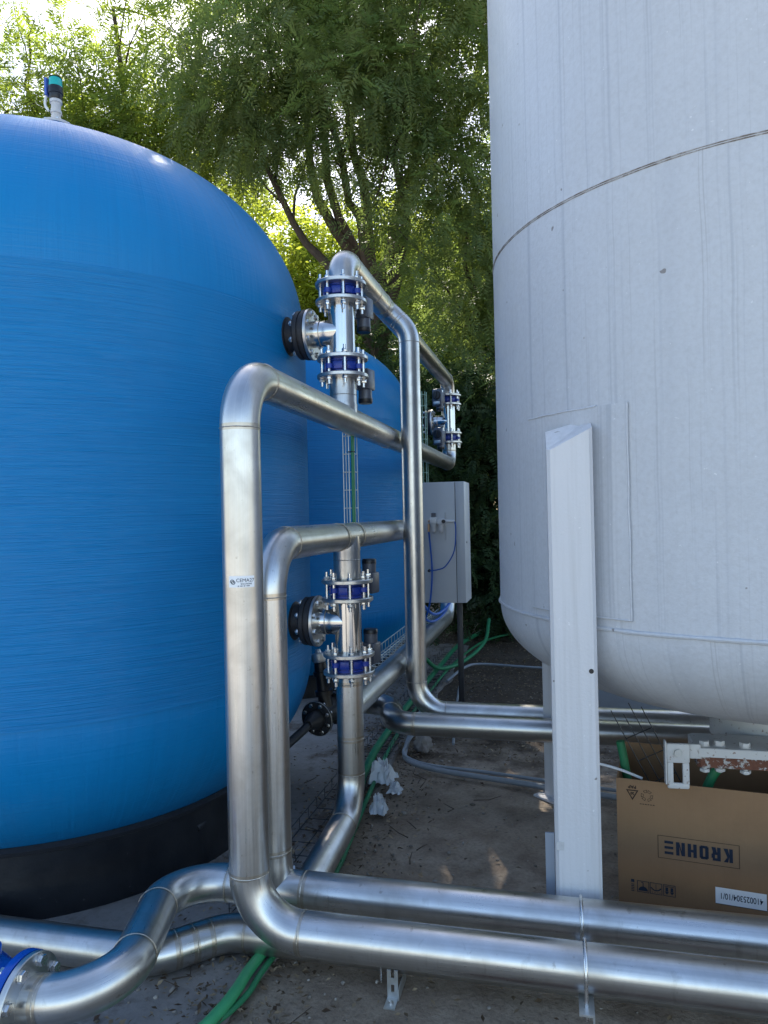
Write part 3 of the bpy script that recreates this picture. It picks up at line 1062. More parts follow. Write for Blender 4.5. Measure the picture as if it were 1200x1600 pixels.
def valve(label, y, z0, z1, up, front=False):
    """wafer valve between flange centres z0 < z1"""
    T = thing('butterfly_valve', label, 'valve', (X0, y, z0), 'blue butterfly valves')
    zm = (z0 + z1) / 2
    h = (z1 - z0) / 2 - 0.0102
    mb = MB()
    mb.lathe_axis((X0, y, zm), (0, 0, 1), [(-h, 0.070), (-h, 0.086), (-h * 0.75, 0.086), (-h * 0.70, 0.0815), (h * 0.70, 0.0815), (h * 0.75, 0.086), (h, 0.086), (h, 0.070)], 56)
    mb.build('body', M['valve_blue'], T)
    for k in range(8):
        t = PI / 8 + k * PI / 4
        c = Vector((X0 + 0.1055 * math.cos(t), y + 0.1055 * math.sin(t), zm + (0.006 if up else -0.006)))
        if k % 2 == 1:
            put('lug', LUG, T, c, (0, 0, 1))
    # cast pads on the body, facing out
    for k in (4, 5, 6, 7, 0):
        t = k * PI / 4 + 0.02
        m = Matrix.Translation((X0, y, zm)) @ Matrix.Rotation(t, 4, 'Z')
        mb = MB()
        mb.box((0.078, -0.026, -h * 0.55), (0.0935, 0.026, h * 0.62), m, 0.006)
        mb.build('pad', M['valve_blue'], T)
    studs(T, zm, y, STUD)
    # neck and pneumatic actuator
    if front:
        d = Vector((-0.30, -0.95, 0)).normalized()
    else:
        d = Vector((0.22, 0.975, 0)).normalized()
    side = Vector((0, 0, 1)).cross(d)
    c = Vector((X0, y, zm))
    mb = MB()
    mb.cyl(c + d * 0.085, c + d * 0.165, 0.021, seg=16)
    mb.build('stem_neck', M['valve_blue'], T)
    m = Matrix((side, d, Vector((0, 0, 1)))).transposed().to_4x4()
    m.translation = c + d * 0.165 + side * (0.0 if front else -0.03) + Vector((0, 0, 0 if front else (0.02 if up else -0.035)))
    mb = MB()
    mb.box((-0.040, -0.02, -0.055), (0.040, 0.065, 0.055), m, 0.008)
    ab = mb.build('actuator_body', M['actuator'], T)
    sgn = 1 if up else -1
    mb = MB()
    a0 = m @ Vector((0.0, 0.022, sgn * 0.05))
    mb.lathe_axis(a0, (0, 0, sgn), [(0, 0.036), (0.045, 0.036), (0.046, 0.038), (0.052, 0.038)], 28)
    mb.build('actuator_cylinder', M['actuator'], ab)
    mb = MB()
    mb.lathe_axis(a0, (0, 0, sgn), [(0.0525, 0.038), (0.070, 0.038), (0.076, 0.034)], 28)
    mb.build('end_cap', M['black'], ab)
    if front:
        mb = MB()
        mb.box((-0.052, 0.066, -0.085), (0.052, 0.090, 0.085), m, 0.012)
        pl = mb.build('position_indicator', M['actuator'], T)
        mb = MB()
        mb.lathe_axis(m @ Vector((0, 0.0905, 0.02)), d, [(0, 0.044), (0.006, 0.044), (0.012, 0.036)], 28)
        mb.box((-0.008, 0.098, -0.012), (0.008, 0.112, 0.052), m, 0.003)
        mb.build('dial', M['black'], pl)
        mb = MB()
        mb.box((-0.034, 0.0905, -0.07), (0.034, 0.096, -0.040), m, 0.004)
        mb.build('dial_cover', M['galv'], pl)
    return T
valve('blue butterfly valve at the top of the upper near stack, under the arched pipe', S1, 2.789, 2.878, False)
valve('blue butterfly valve just above the upper header, below the near upper tee', S1, 2.408, 2.500, False)
valve('blue butterfly valve directly below the lower header', S1, 1.274, 1.3655, True)
valve('blue butterfly valve at the bottom of the lower near stack, above the down pipe', S1, 0.9025, 0.994, True)
valve('upper one of the two distant valves with grey dial boxes beside the trees', S2, 2.789, 2.878, False, True)
valve('lower one of the two distant valves with grey dial boxes, above the cabinet', S2, 2.408, 2.500, False, True)

# ---- bright blue flanged valve in the lower left corner
def gate_valve():
    x = -1.541
    T = thing('flanged_valve', 'bright blue flanged valve cut off by the lower left corner', 'valve', (x - 0.15, YF, 0))
    mb = MB()
    mb.lathe_axis((x, YF, ZF), (-1, 0, 0), [(0, 0.05), (0, 0.127), (0.004, 0.129), (0.024, 0.129), (0.028, 0.125), (0.030, 0.100), (0.05, 0.088), (0.09, 0.094), (0.15, 0.115), (0.22, 0.100), (0.262, 0.088), (0.28, 0.1), (0.282, 0.125), (0.286, 0.129), (0.306, 0.129), (0.31, 0.125), (0.31, 0.05)], 56)
    mb.build('body', M['bright_blue'], T)
    mb = MB()
    mb.lathe_axis((x - 0.155, YF, ZF + 0.07), (0, 0, 1), [(0, 0.055), (0.035, 0.05), (0.037, 0.06), (0.056, 0.06), (0.06, 0.05), (0.065, 0.03), (0.075, 0.02)], 32)
    mb.build('bonnet', M['bright_blue'], T)
    bb = bolt_mesh('flange_bolt', 0.072, 0.0085, 0.0165, 0.013)
    for k in range(8):
        t = PI / 8 + k * PI / 4
        put('bolt', bb, T, (x + 0.0235, YF + 0.104 * math.cos(t), ZF + 0.104 * math.sin(t)), (1, 0, 0), k * 0.5)
gate_valve()

# ---- maker's sticker on the riser
def text_mesh(body, size, bold=0.0, xs=1.0, sp=1.0):
    cu = bpy.data.curves.new('lettering', 'FONT')
    cu.body = body
    cu.size = size
    cu.offset = bold
    cu.space_character = sp
    cu.align_x = 'CENTER'
    cu.align_y = 'CENTER'
    cu.fill_mode = 'FRONT' if hasattr(cu, 'fill_mode') and False else cu.fill_mode
    ob = bpy.data.objects.new('lettering', cu)
    COL.objects.link(ob)
    dg = bpy.context.evaluated_depsgraph_get()
    me = bpy.data.meshes.new_from_object(ob.evaluated_get(dg))
    bpy.data.objects.remove(ob)
    vs = [(v.co.x * xs, v.co.y) for v in me.vertices]
    fs = [tuple(p.vertices) for p in me.polygons]
    bpy.data.meshes.remove(me)
    return vs, fs
def sticker():
    c = Vector((-1.05, 2.28, 1.488))
    # faces the viewer, a little to the left
    to = math.atan2(-c.y, -c.x - 0.24)
    T = thing('pipe_sticker', 'small white maker sticker stuck on the tall front riser', 'sticker', c)
    def wrap(x, z, r):
        t = to + x / PR
        return (c.x + r * math.cos(t), c.y + r * math.sin(t), c.z + z)
    mb = MB()
    n = 14
    vs, fs = [], []
    W, H = 0.088, 0.038
    for i in range(n + 1):
        x = -W / 2 + W * i / n
        vs += [wrap(x, -H / 2, PR + 0.0009), wrap(x, H / 2, PR + 0.0009)]
    fs = [(2 * i, 2 * i + 2, 2 * i + 3, 2 * i + 1) for i in range(n)]
    mb.add(vs, fs)
    mb.build('paper', M['paper'], T)
    for body, size, dx, dz, b in (('CEMA27', 0.0165, 0.013, 0.004, 0.0), ('SOLUTIONS', 0.0068, 0.016, -0.0075, 0.0001)):
        v, f = text_mesh(body, size, b, 1.0)
        mb = MB()
        mb.add([wrap(x + dx, z + dz, PR + 0.0014) for x, z in v], f)
        mb.build('lettering', M['ink'], T, False)
    mb = MB()
    for (x0, x1) in ((-0.012, -0.007), (-0.004, 0.004), (0.007, 0.013), (0.016, 0.027)):
        mb.add([wrap(x0, -0.0155, PR + 0.0014), wrap(x1, -0.0155, PR + 0.0014), wrap(x1, -0.0130, PR + 0.0014), wrap(x0, -0.0130, PR + 0.0014)], [(0, 1, 2, 3)])
    mb.build('small_print', M['ink'], T, False)
    mb = MB()
    for dx, dz in ((-0.0310, 0.001), (-0.0275, -0.003)):
        vs, fs = [], []
        for k in range(24):
            t = 2 * PI * k / 24
            for rr in (0.0052, 0.0078):
                vs.append(wrap(dx + rr * math.cos(t), dz + rr * 0.8 * math.sin(t), PR + 0.0014 + (0.0002 if dx > -0.03 else 0)))
        for k in range(24):
            k2 = (k + 1) % 24
            fs.append((2 * k, 2 * k + 1, 2 * k2 + 1, 2 * k2))
        mb.add(vs, fs)
    mb.build('emblem', M['ink'], T, False)
sticker()

# ---- pipe support with two U-bolts, and slotted foot bracket
def u_bolt(label, x, y, z, zb):
    T = thing('u_bolt', label, 'clamp', (x, y, zb), 'u-bolts over the floor pipes')
    r = PR + 0.0065
    pts = [(x, y - r, zb)] + [(x, y - r * math.cos(t), z + r * math.sin(t)) for t in np.linspace(0, PI, 17)] + [(x, y + r, zb)]
    mb = MB()
    mb.tube(pts, 0.0058, 10)
    mb.build('rod', M['zinc'], T)
    for s in (-1, 1):
        mb = MB()
        m = Matrix.Translation((x, y + s * r, zb + 0.016))
        hx = MB()
        hexprism(hx, -0.006, 0.006, 0.0115)
        hx.v = [tuple(m @ Vector(v)) for v in hx.v]
        hx.build('nut', M['zinc'], T)
    return T
XB = 0.047
u_bolt('thin u-bolt over the front floor pipe by the white tank leg', XB, 2.28, 0.31, 0.196)
u_bolt('thin u-bolt over the second floor pipe touching the white tank leg', XB - 0.004, 2.535, 0.31, 0.196)
def support():
    T = thing('pipe_support', 'galvanised angle bracket holding the u-bolts under the floor pipes', 'bracket', (XB, 2.4, 0))
    mb = MB()
    mb.box((XB - 0.022, 2.17, 0.232), (XB + 0.022, 2.64, 0.2375))
    mb.box((XB + 0.017, 2.17, 0.196), (XB + 0.022, 2.64, 0.2315))
    mb.build('angle', M['galv'], T, False)
    mb = MB()
    mb.box((XB - 0.022, 2.636, 0.012), (XB + 0.022, 2.641, 0.2318))
    mb.build('upright', M['galv'], T, False)
    mb = MB()
    mb.box((XB - 0.03, 2.61, 0.0), (XB + 0.03, 2.68, 0.012))
    mb.build('foot', M['galv'], T, False)
support()
def foot_bracket():
    x, y = -0.605, 2.475
    T = thing('slotted_bracket', 'small galvanised slotted angle bracket standing under the front pipe', 'bracket', (x, y, 0))
    mb = MB()
    w = 0.0195
    # upright with two slots: rails and bridges
    y0, y1 = y - 0.002, y + 0.002
    mb.box((x - w, y0, 0.004), (x - 0.006, y1, 0.098))
    mb.box((x + 0.006, y0, 0.004), (x + w, y1, 0.098))
    mb.box((x - 0.006, y0, 0.004), (x + 0.006, y1, 0.022))
    mb.box((x - 0.006, y0, 0.048), (x + 0.006, y1, 0.070))
    mb.build('upright', M['galv'], T, False)
    mb = MB()
    mb.box((x - w, y - 0.062, 0.0), (x + w, y + 0.002, 0.004))
    mb.build('foot', M['galv'], T, False)
    put('bolt', bolt_small, T, (x, y - 0.035, 0.004), (0, 0, 1))
    mb = MB()
    mb.box((x + w + 0.001, y - 0.012, 0.0), (x + w + 0.005, y + 0.11, 0.04), None)
    mb.build('side_plate', M['galv'], T, False)
foot_bracket()
def clamp_rod():
    mb = MB()
    x, y = -0.655, 2.58
    r = PR + 0.005
    pts = [(x, y - r, 0.03)] + [(x, y - r * math.cos(t), 0.105 + r * math.sin(t)) for t in np.linspace(0, PI, 15)] + [(x, y + r, 0.03)]
    mb.tube(pts, 0.0045, 8)
    o = mb.build('u_bolt', M['zinc'], None)
    tag(o, 'u-bolt on the lowest pipe beside the slotted bracket', 'clamp', 'u-bolts over the floor pipes')
clamp_rod()

# ================================================================== CABINET
def cabinet():
    x0, x1, y0, y1, z0, z1 = -0.985, -0.675, 5.30, 5.62, 1.035, 1.932
    T = thing('control_cabinet', 'grey metal control cabinet on a post behind the outer riser', 'cabinet', (-0.83, 5.46, 0))
    mb = MB()
    mb.box((x0, y0 + 0.02, z0), (x1, y1, z1), None, 0.004)
    mb.build('housing', M['cabinet'], T)
    xs = -0.742
    mb = MB()
    mb.box((x0 + 0.002, y0, z0 + 0.003), (xs - 0.002, y0 + 0.019, z1 - 0.003), None, 0.003)
    mb.build('door', M['cabinet'], T)
    mb = MB()
    mb.box((xs + 0.002, y0, z0 + 0.003), (x1 - 0.001, y0 + 0.019, z1 - 0.003), None, 0.003)
    mb.build('hinge_panel', M['cabinet'], T)
    mb = MB()
    mb.box((xs - 0.0018, y0 + 0.006, z0 + 0.004), (xs + 0.0018, y0 + 0.0192, z1 - 0.004))
    mb.build('door_gap', M['black'], T, False)
    mb = MB()
    mb.lathe_axis((x1 + 0.0005, y0 + 0.09, 1.48), (1, 0, 0), [(0, 0.008), (0.003, 0.008)], 14)
    mb.build('plug', M['black'], T)
    mb = MB()
    mb.box((-0.775, 5.50, 0.0), (-0.735, 5.54, z0 - 0.001), None, 0.003)
    mb.build('post', M['dark_iron'], T)
    # air filter regulator
    A = thing('air_regulator', 'small white air filter regulator with two clear bowls on the cabinet door', 'regulator', (-0.86, y0 - 0.03, 1.62))
    yy = y0 - 0.032
    mb = MB()
    mb.box((-0.925, yy - 0.022, 1.625), (-0.875, yy + 0.0315, 1.672), None, 0.005)
    mb.box((-0.874, yy - 0.020, 1.622), (-0.815, yy + 0.0315, 1.660), None, 0.005)
    mb.cyl((-0.815, yy, 1.642), (-0.745, yy, 1.640), 0.011, seg=12)
    mb.build('body', M['white'], A)
    for bx in (-0.90, -0.847):
        mb = MB()
        mb.lathe_axis((bx, yy, 1.624), (0, 0, -1), [(0, 0.023), (0.014, 0.023), (0.016, 0.019), (0.055, 0.018), (0.066, 0.008), (0.07, 0.006)], 20)
        mb.build('bowl', M['off_white'], A)
    mb = MB()
    mb.lathe_axis((-0.90, yy, 1.672), (0, 0, 1), [(0, 0.017), (0.028, 0.018), (0.032, 0.015)], 18)
    mb.build('knob', M['actuator'], A)
    mb = MB()
    mb.cyl((-0.822, yy - 0.02, 1.640), (-0.822, yy - 0.034, 1.640), 0.014, seg=18)
    mb.build('gauge', M['black'], A)
    mb = MB()
    mb.cyl((-0.812, yy, 1.655), (-0.812, yy, 1.705), 0.004, seg=8)
    mb.cyl((-0.812, yy, 1.62), (-0.812, yy, 1.50), 0.003, seg=8)
    mb.build('drain_rod', M['galv'], A)
    mb = MB()
    mb.cyl((-0.937, yy, 1.625), (-0.937, yy, 1.565), 0.009, seg=10)
    mb.cyl((-0.925, yy, 1.648), (-0.940, yy, 1.640), 0.009, seg=10)
    mb.build('coupling', M['brass'], A)
    h = MB()
    h.tube(smooth_path([(-0.938, yy, 1.57), (-0.928, yy - 0.004, 1.46), (-0.918, yy - 0.01, 1.30), (-0.925, yy - 0.01, 1.15), (-0.945, yy - 0.005, 1.02), (-0.99, yy + 0.05, 0.90), (-1.03, yy + 0.2, 0.80)], 8), 0.0065, 8)
    tag(h.build('air_hose', M['hose'], None), 'blue air hose hanging straight down from the regulator past the cabinet door', 'hose')
    h = MB()
    h.tube(smooth_path([(-0.745, yy, 1.638), (-0.738, yy - 0.004, 1.60), (-0.74, yy - 0.006, 1.50), (-0.76, yy - 0.006, 1.40), (-0.82, yy - 0.004, 1.31), (-0.88, yy, 1.285), (-0.955, yy + 0.012, 1.275)], 8), 0.0045, 8)
    tag(h.build('air_hose', M['hose'], None), 'thin blue hose curving across the cabinet door in a half loop', 'hose')
    mb = MB()
    mb.lathe_axis((-0.945, y0 - 0.0005, 1.276), (0, -1, 0), [(0, 0.012), (0.008, 0.012), (0.014, 0.008), (0.03, 0.008)], 14)
    mb.build('cable_gland', M['black'], T)
cabinet()
h = MB()
h.tube(smooth_path([(-1.10, 5.75, 0.98), (-1.02, 5.95, 0.86), (-0.95, 6.35, 0.92), (-0.98, 6.8, 1.1)], 10), 0.012, 8)
h.tube(smooth_path([(-1.13, 5.70, 0.93), (-1.05, 5.95, 0.80), (-0.98, 6.35, 0.86), (-1.0, 6.8, 1.05)], 10), 0.010, 8)
tag(h.build('cable_bundle', M['hose'], None), 'blue cables looping below the control cabinet', 'cable')

# ================================================================== WIRE TRAYS AND CONDUITS
def wire_tray(label, p0, p1, side, depth, w, d, mat='wire', step=0.1, r=0.0028):
    """basket tray from p0 to p1; side = width direction, depth = side-wall direction"""
    p0, p1, side, depth = Vector(p0), Vector(p1), Vector(side).normalized(), Vector(depth).normalized()
    T = thing('wire_tray', label, 'cable tray', p0, 'wire basket cable trays')
    L = (p1 - p0).length
    ax = (p1 - p0).normalized()
    pos = [side * (-w / 2) + depth * d, side * (-w / 2), side * 0.0, side * (w / 2), side * (w / 2) + depth * d]
    for q in pos:
        mb = MB()
        mb.cyl(p0 + q, p1 + q, r, seg=6)
        mb.build('long_wire', M[mat], T)
    mb = MB()
    pts = [q + depth * (-0.0) for q in (pos[0], pos[1], pos[3], pos[4])]
    mb.tube(pts, r, 6)
    me = mb.mesh('cross_wire')
    me.materials.append(M[mat])
    for k in range(int(L / step) + 1):
        o = bpy.data.objects.new('cross_wire', me)
        COL.objects.link(o)
        attach(o, T)
        o.location = p0 + ax * (k * step + 0.02)
    return T
wire_tray('upright wire tray with green conduit between upper and lower headers', (-1.125, 3.85, 1.52), (-1.125, 3.85, 2.17), (1, 0.25, 0), (0.1, 1, 0), 0.062, 0.04)
wire_tray('tall pale green wire tray behind the outer riser, beside the farther blue tank', (-1.175, 6.40, 1.15), (-1.175, 6.40, 2.80), (1, 0.25, 0), (0.1, 1, 0), 0.055, 0.05, 'greenwire', 0.1, 0.003)
wire_tray('wire tray running along the bottom header below the farther blue tank', (-1.20, 3.9, 0.72), (-1.20, 6.9, 0.72), (1, 0, 0), (0, 0, 1), 0.10, 0.06, 'wire', 0.1, 0.0035)
wire_tray('ground wire tray carrying green conduits from behind the steel S-bend', (-1.27, 2.75, 0.045), (-1.27, 8.6, 0.05), (1, 0, 0), (0, 0, 1), 0.20, 0.06, 'dark_iron', 0.14, 0.0025)
mb = MB()
mb.tube([(-1.098, 3.835, 1.50), (-1.099, 3.835, 1.8), (-1.098, 3.835, 2.20)], 0.010, 10)
tag(mb.build('green_conduit', M['green'], None), 'thin green conduit tied to the upright wire tray between headers', 'conduit', 'green conduits')
for z in (1.595, 2.05):
    mb = MB()
    mb.torus((-1.1, 3.838, z), (0, 0, 1), 0.014, 0.003, 16, 6)
    mb.cyl((-1.125, 3.832, z), (-1.09, 3.822, z), 0.003, seg=6)
    tag(mb.build('cable_tie', M['black'], None), 'black cable tie %s on the upright tray conduit' % ('low' if z < 1.8 else 'high'), 'cable tie')
def conduit(name, label, pts, r, mat, group):
    mb = MB()
    mb.tube(smooth_path(pts, 8), r, 12)
    o = mb.build(name, M[mat], None)
    return tag(o, label, 'conduit', group)
conduit('green_conduit', 'thick bright green conduit emerging under the pipes at the lower left', [(-1.07, 3.3, 0.055), (-1.075, 2.95, 0.035), (-1.12, 2.68, 0.04), (-1.135, 2.46, 0.05), (-1.13, 2.33, 0.055), (-1.138, 2.22, 0.055), (-1.17, 2.08, 0.055), (-1.28, 1.85, 0.05)], 0.0205, 'lightgreen', 'green conduits')
conduit('green_conduit', 'thinner dark green conduit beside the thick bright one under the pipes', [(-1.05, 3.3, 0.04), (-1.04, 2.95, 0.03), (-1.08, 2.65, 0.035), (-1.095, 2.47, 0.035), (-1.10, 2.34, 0.03), (-1.14, 2.2, 0.03), (-1.25, 2.0, 0.03)], 0.011, 'green', 'green conduits')
conduit('green_conduit', 'thick green conduit lying on the ground tray behind the down pipe', [(-1.07, 3.3, 0.055), (-1.13, 3.75, 0.06), (-1.24, 4.5, 0.075), (-1.28, 5.2, 0.075), (-1.28, 6.4, 0.08), (-1.25, 7.6, 0.10), (-1.2, 8.6, 0.12), (-1.0, 9.6, 0.14)], 0.026, 'green', 'green conduits')
conduit('green_conduit', 'slim green conduit to the right of the thick one on the ground tray', [(-1.05, 3.3, 0.04), (-1.13, 4.2, 0.06), (-1.205, 5.2, 0.06), (-1.19, 6.6, 0.07), (-1.12, 7.8, 0.09), (-0.9, 9.0, 0.12), (-0.4, 9.5, 0.14), (0.6, 9.6, 0.15)], 0.013, 'green', 'green conduits')
conduit('green_conduit', 'green conduit looping on the ground below the far end of the bottom header', [(-1.3, 6.9, 0.3), (-1.2, 7.2, 0.14), (-1.02, 7.7, 0.12), (-0.86, 8.3, 0.22), (-0.84, 8.7, 0.42)], 0.02, 'green', 'green conduits')
conduit('grey_conduit', 'grey conduit bending off the ground tray towards the white tank leg', [(-1.17, 6.2, 0.06), (-1.13, 5.5, 0.05), (-1.09, 5.0, 0.045), (-1.03, 4.78, 0.04), (-0.85, 4.66, 0.035), (-0.5, 4.56, 0.035), (0.1, 4.42, 0.035), (0.9, 4.25, 0.035)], 0.017, 'grey_conduit', 'grey conduits')
conduit('grey_conduit', 'thin pale conduit alongside the grey one, towards the white tank leg', [(-1.14, 6.0, 0.06), (-1.10, 5.4, 0.05), (-1.085, 5.05, 0.07), (-1.06, 4.82, 0.06), (-0.88, 4.70, 0.045), (-0.5, 4.63, 0.045), (0.1, 4.50, 0.045), (0.9, 4.35, 0.04)], 0.0105, 'grey_conduit', 'grey conduits')
conduit('grey_conduit', 'thin dark line lying on the leaf litter far behind the back pipes', [(-1.1, 7.0, 0.06), (-1.0, 7.55, 0.08), (-0.85, 7.75, 0.08), (-0.4, 7.72, 0.07), (0.3, 7.6, 0.07), (1.2, 7.5, 0.07)], 0.014, 'grey_conduit', 'grey conduits')
conduit('grey_conduit', 'thin grey cable rising in a slant beside the outer riser on the ground', [(-0.78, 5.2, 0.03), (-0.86, 5.9, 0.05), (-0.93, 6.6, 0.07), (-0.98, 7.2, 0.08)], 0.010, 'grey_conduit', 'grey conduits')

# ================================================================== DRAIN VALVE
def drain():
    c = Vector((-1.43, 4.12, 0.49))
    T = thing('drain_valve', 'dark flanged drain valve with sloping pipe behind the near blue tank', 'valve', (c.x, c.y, 0))
    d = Vector((-0.22, -0.97, -0.08)).normalized()
    mb = MB()
    mb.lathe_axis(c, d, [(0, 0.05), (0, 0.103), (0.003, 0.105), (0.018, 0.105), (0.02, 0.102), (0.021, 0.068)], 40)
    mb.build('flange', M['dark_iron'], T)
    mb = MB()
    mb.torus(c + d * 0.018, d, 0.1045, 0.0022, 40, 6)
    mb.build('flange_rim', M['galv'], T)
    mb = MB()
    mb.lathe_axis(c + d * 0.02, d, [(0, 0.060), (0.02, 0.058), (0.05, 0.050), (0.085, 0.032), (0.10, 0.028)], 32)
    mb.build('reducer', M['dark_iron'], T)
    e = c + d * 0.11
    mb = MB()
    mb.tube(smooth_path([e - d * 0.03, e + Vector((-0.045, -0.12, -0.05)), e + Vector((-0.22, -0.6, -0.2)), e + Vector((-0.28, -0.85, -0.27))], 6), 0.025, 16)
    mb.build('drain_pipe', M['dark_iron'], T)
    db = bolt_mesh('drain_bolt', 0.05, 0.006, 0.011, 0.011)
    nx, ny = perp(d)
    for k in range(8):
        t = k * PI / 4 + PI / 8
        put('bolt', db, T, c + d * 0.021 + (nx * math.cos(t) + ny * math.sin(t)) * 0.084, d, k)
    mb = MB()
    mb.lathe_axis(c, -d, [(0, 0.075), (0.02, 0.062), (0.06, 0.058), (0.12, 0.066), (0.17, 0.075), (0.172, 0.1), (0.19, 0.1), (0.3, 0.07), (0.6, 0.07)], 32)
    mb.build('body', M['dark_iron'], T)
    b = c - d * 0.09
    mb = MB()
    mb.lathe_axis(b + Vector((0, 0, 0.04)), (-0.12, 0, 1), [(0, 0.045), (0.07, 0.042), (0.072, 0.055), (0.10, 0.055), (0.102, 0.04), (0.19, 0.038), (0.192, 0.05), (0.215, 0.05), (0.22, 0.04), (0.27, 0.036)], 24)
    mb.build('bonnet', M['black'], T)
    mb = MB()
    mb.lathe_axis(b + Vector((-0.036, 0, 0.312)), (-0.12, 0, 1), [(0, 0.04), (0.022, 0.045), (0.05, 0.04), (0.055, 0.02), (0.075, 0.016)], 24)
    mb.build('cap', M['galv'], T)
drain()

# ================================================================== CARDBOARD BOX
def card_box():
    O = Vector((0.211, 3.225, -0.0642))
    yaw = R_(-8)
    W, D, H = 0.80, 0.46, 0.60
    mtx = Matrix.Translation(O) @ Matrix.Rotation(yaw, 4, 'Z') @ Matrix.Scale(1.037, 4)
    T = thing('cardboard_box', 'open brown cardboard box standing upside down under the grey tank', 'box', mtx @ Vector((W / 2, D / 2, 0)))
    th = 0.006
    def pan(name, lo, hi):
        mb = MB()
        mb.box(lo, hi, mtx, 0.0015)
        return mb.build(name, M['card'], T)
    pan('front_panel', (0, 0, 0.066), (W, th, H))
    pan('back_panel', (0, D - th, 0.066), (W, D, H + 0.012))
    pan('left_panel', (0, th + 0.0005, 0.066), (th, D - th - 0.0005, H - 0.001))
    pan('right_panel', (W - th, th + 0.0005, 0.066), (W, D - th - 0.0005, H - 0.001))
    pan('floor_panel', (th + 0.001, th + 0.001, 0.068), (W - th - 0.001, D - th - 0.001, 0.076))
    # ---- print, all upside down on the front panel; u to the right, v up
    yf = -0.0012
    def P(u, v, k=0):
        return mtx @ Vector((u, yf - 0.0003 * k, v))
    def quad(mb, u0, v0, u1, v1, k=0):
        mb.add([P(u0, v0, k), P(u1, v0, k), P(u1, v1, k), P(u0, v1, k)], [(0, 1, 2, 3)])
    def frame(mb, u0, v0, u1, v1, t, k=0):
        quad(mb, u0, v0, u1, v0 + t, k)
        quad(mb, u0, v1 - t, u1, v1, k)
        quad(mb, u0, v0 + t, u0 + t, v1 - t, k)
        quad(mb, u1 - t, v0 + t, u1, v1 - t, k)
    def text(mb, body, size, u, v, bold, xs, k=0, sp=1.0):
        vv, ff = text_mesh(body, size, bold, xs, sp)
        mb.add([P(u - x, v - y, k) for x, y in vv], ff)
    def poly(mb, pts, k=0):
        mb.add([P(u, v, k) for u, v in pts], [tuple(range(len(pts)))])
    def block_letters(mb, ua, ub, va, vb):
        # heavy wide capitals, turned upside down
        n, gap = 6, 0.010
        w = (ub - ua - gap * (n - 1)) / n
        h = vb - va
        t = 0.0125
        s_ = 0.0105
        def L(i, quads):
            u_right = ub - i * (w + gap)
            for q in quads:
                poly(mb, [(u_right - x, vb - (h - y)*1.0 if False else va + (h - y)) for x, y in q], 1)
        K = [[(0, 0), (t, 0), (t, h), (0, h)], [(t, h * 0.42), (t, h * 0.60), (w - t * 1.25, h), (w, h)], [(t * 1.6, h * 0.62), (w, 0), (w - t * 1.25, 0), (t, h * 0.44)]]
        R2 = [[(0, 0), (t, 0), (t, h), (0, h)], [(t, h - s_), (w - 0.004, h - s_), (w - 0.004, h), (t, h)], [(w - t, h * 0.45), (w, h * 0.50), (w, h - s_), (w - t, h - s_)],
              [(t, h * 0.36), (w - 0.004, h * 0.36), (w - 0.004, h * 0.36 + s_), (t, h * 0.36 + s_)], [(w * 0.42, h * 0.36), (w * 0.42 + t * 1.1, h * 0.36), (w, 0), (w - t * 1.2, 0)]]
        O = [[(0, 0.004), (t, 0.004), (t, h - 0.004), (0, h - 0.004)], [(w - t, 0.004), (w, 0.004), (w, h - 0.004), (w - t, h - 0.004)], [(0.004, h - s_), (w - 0.004, h - s_), (w - 0.004, h), (0.004, h)], [(0.004, 0), (w - 0.004, 0), (w - 0.004, s_), (0.004, s_)]]
        Hh = [[(0, 0), (t, 0), (t, h), (0, h)], [(w - t, 0), (w, 0), (w, h), (w - t, h)], [(t, h * 0.42), (w - t, h * 0.42), (w - t, h * 0.42 + s_), (t, h * 0.42 + s_)]]
        Nn = [[(0, 0), (t, 0), (t, h), (0, h)], [(w - t, 0), (w, 0), (w, h), (w - t, h)], [(t, h), (t, h - 0.018), (w - t, 0), (w - t, 0.018)]]
        E_ = [[(0, y), (w, y), (w, y + s_), (0, y + s_)] for y in (0, (h - s_) / 2, h - s_)]
        for i, q in enumerate((K, R2, O, Hh, Nn, E_)):
            L(i, q)
    mb = MB()
    block_letters(mb, 0.180, 0.428, 0.316, 0.369)
    mb.build('lettering', M['ink'], T, False)
    mb = MB()
    frame(mb, 0.155, 0.297, 0.452, 0.388, 0.0020)
    mb.build('lettering_frame', M['ink_brown'], T, False)
    # recycling triangle with PAP
    mb = MB()
    def ring_poly(pts_out, pts_in):
        n = len(pts_out)
        mb.add([P(*p) for p in pts_out] + [P(*p) for p in pts_in], [(i, (i + 1) % n, n + (i + 1) % n, n + i) for i in range(n)])
    cu, cv = 0.062, 0.540
    tri = [(cu - 0.024, cv + 0.018), (cu + 0.024, cv + 0.018), (cu, cv - 0.024)]
    tin = [(cu - 0.017, cv + 0.0135), (cu + 0.017, cv + 0.0135), (cu, cv - 0.016)]
    ring_poly(tri, tin)
    text(mb, '20', 0.014, cu, cv + 0.004, 0.0006, 1.0)
    text(mb, 'PAP', 0.017, cu, cv + 0.030, 0.0006, 1.1)
    mb.build('recycling_mark', M['ink_brown'], T, False)
    mb = MB()
    cu, cv = 0.118, 0.540
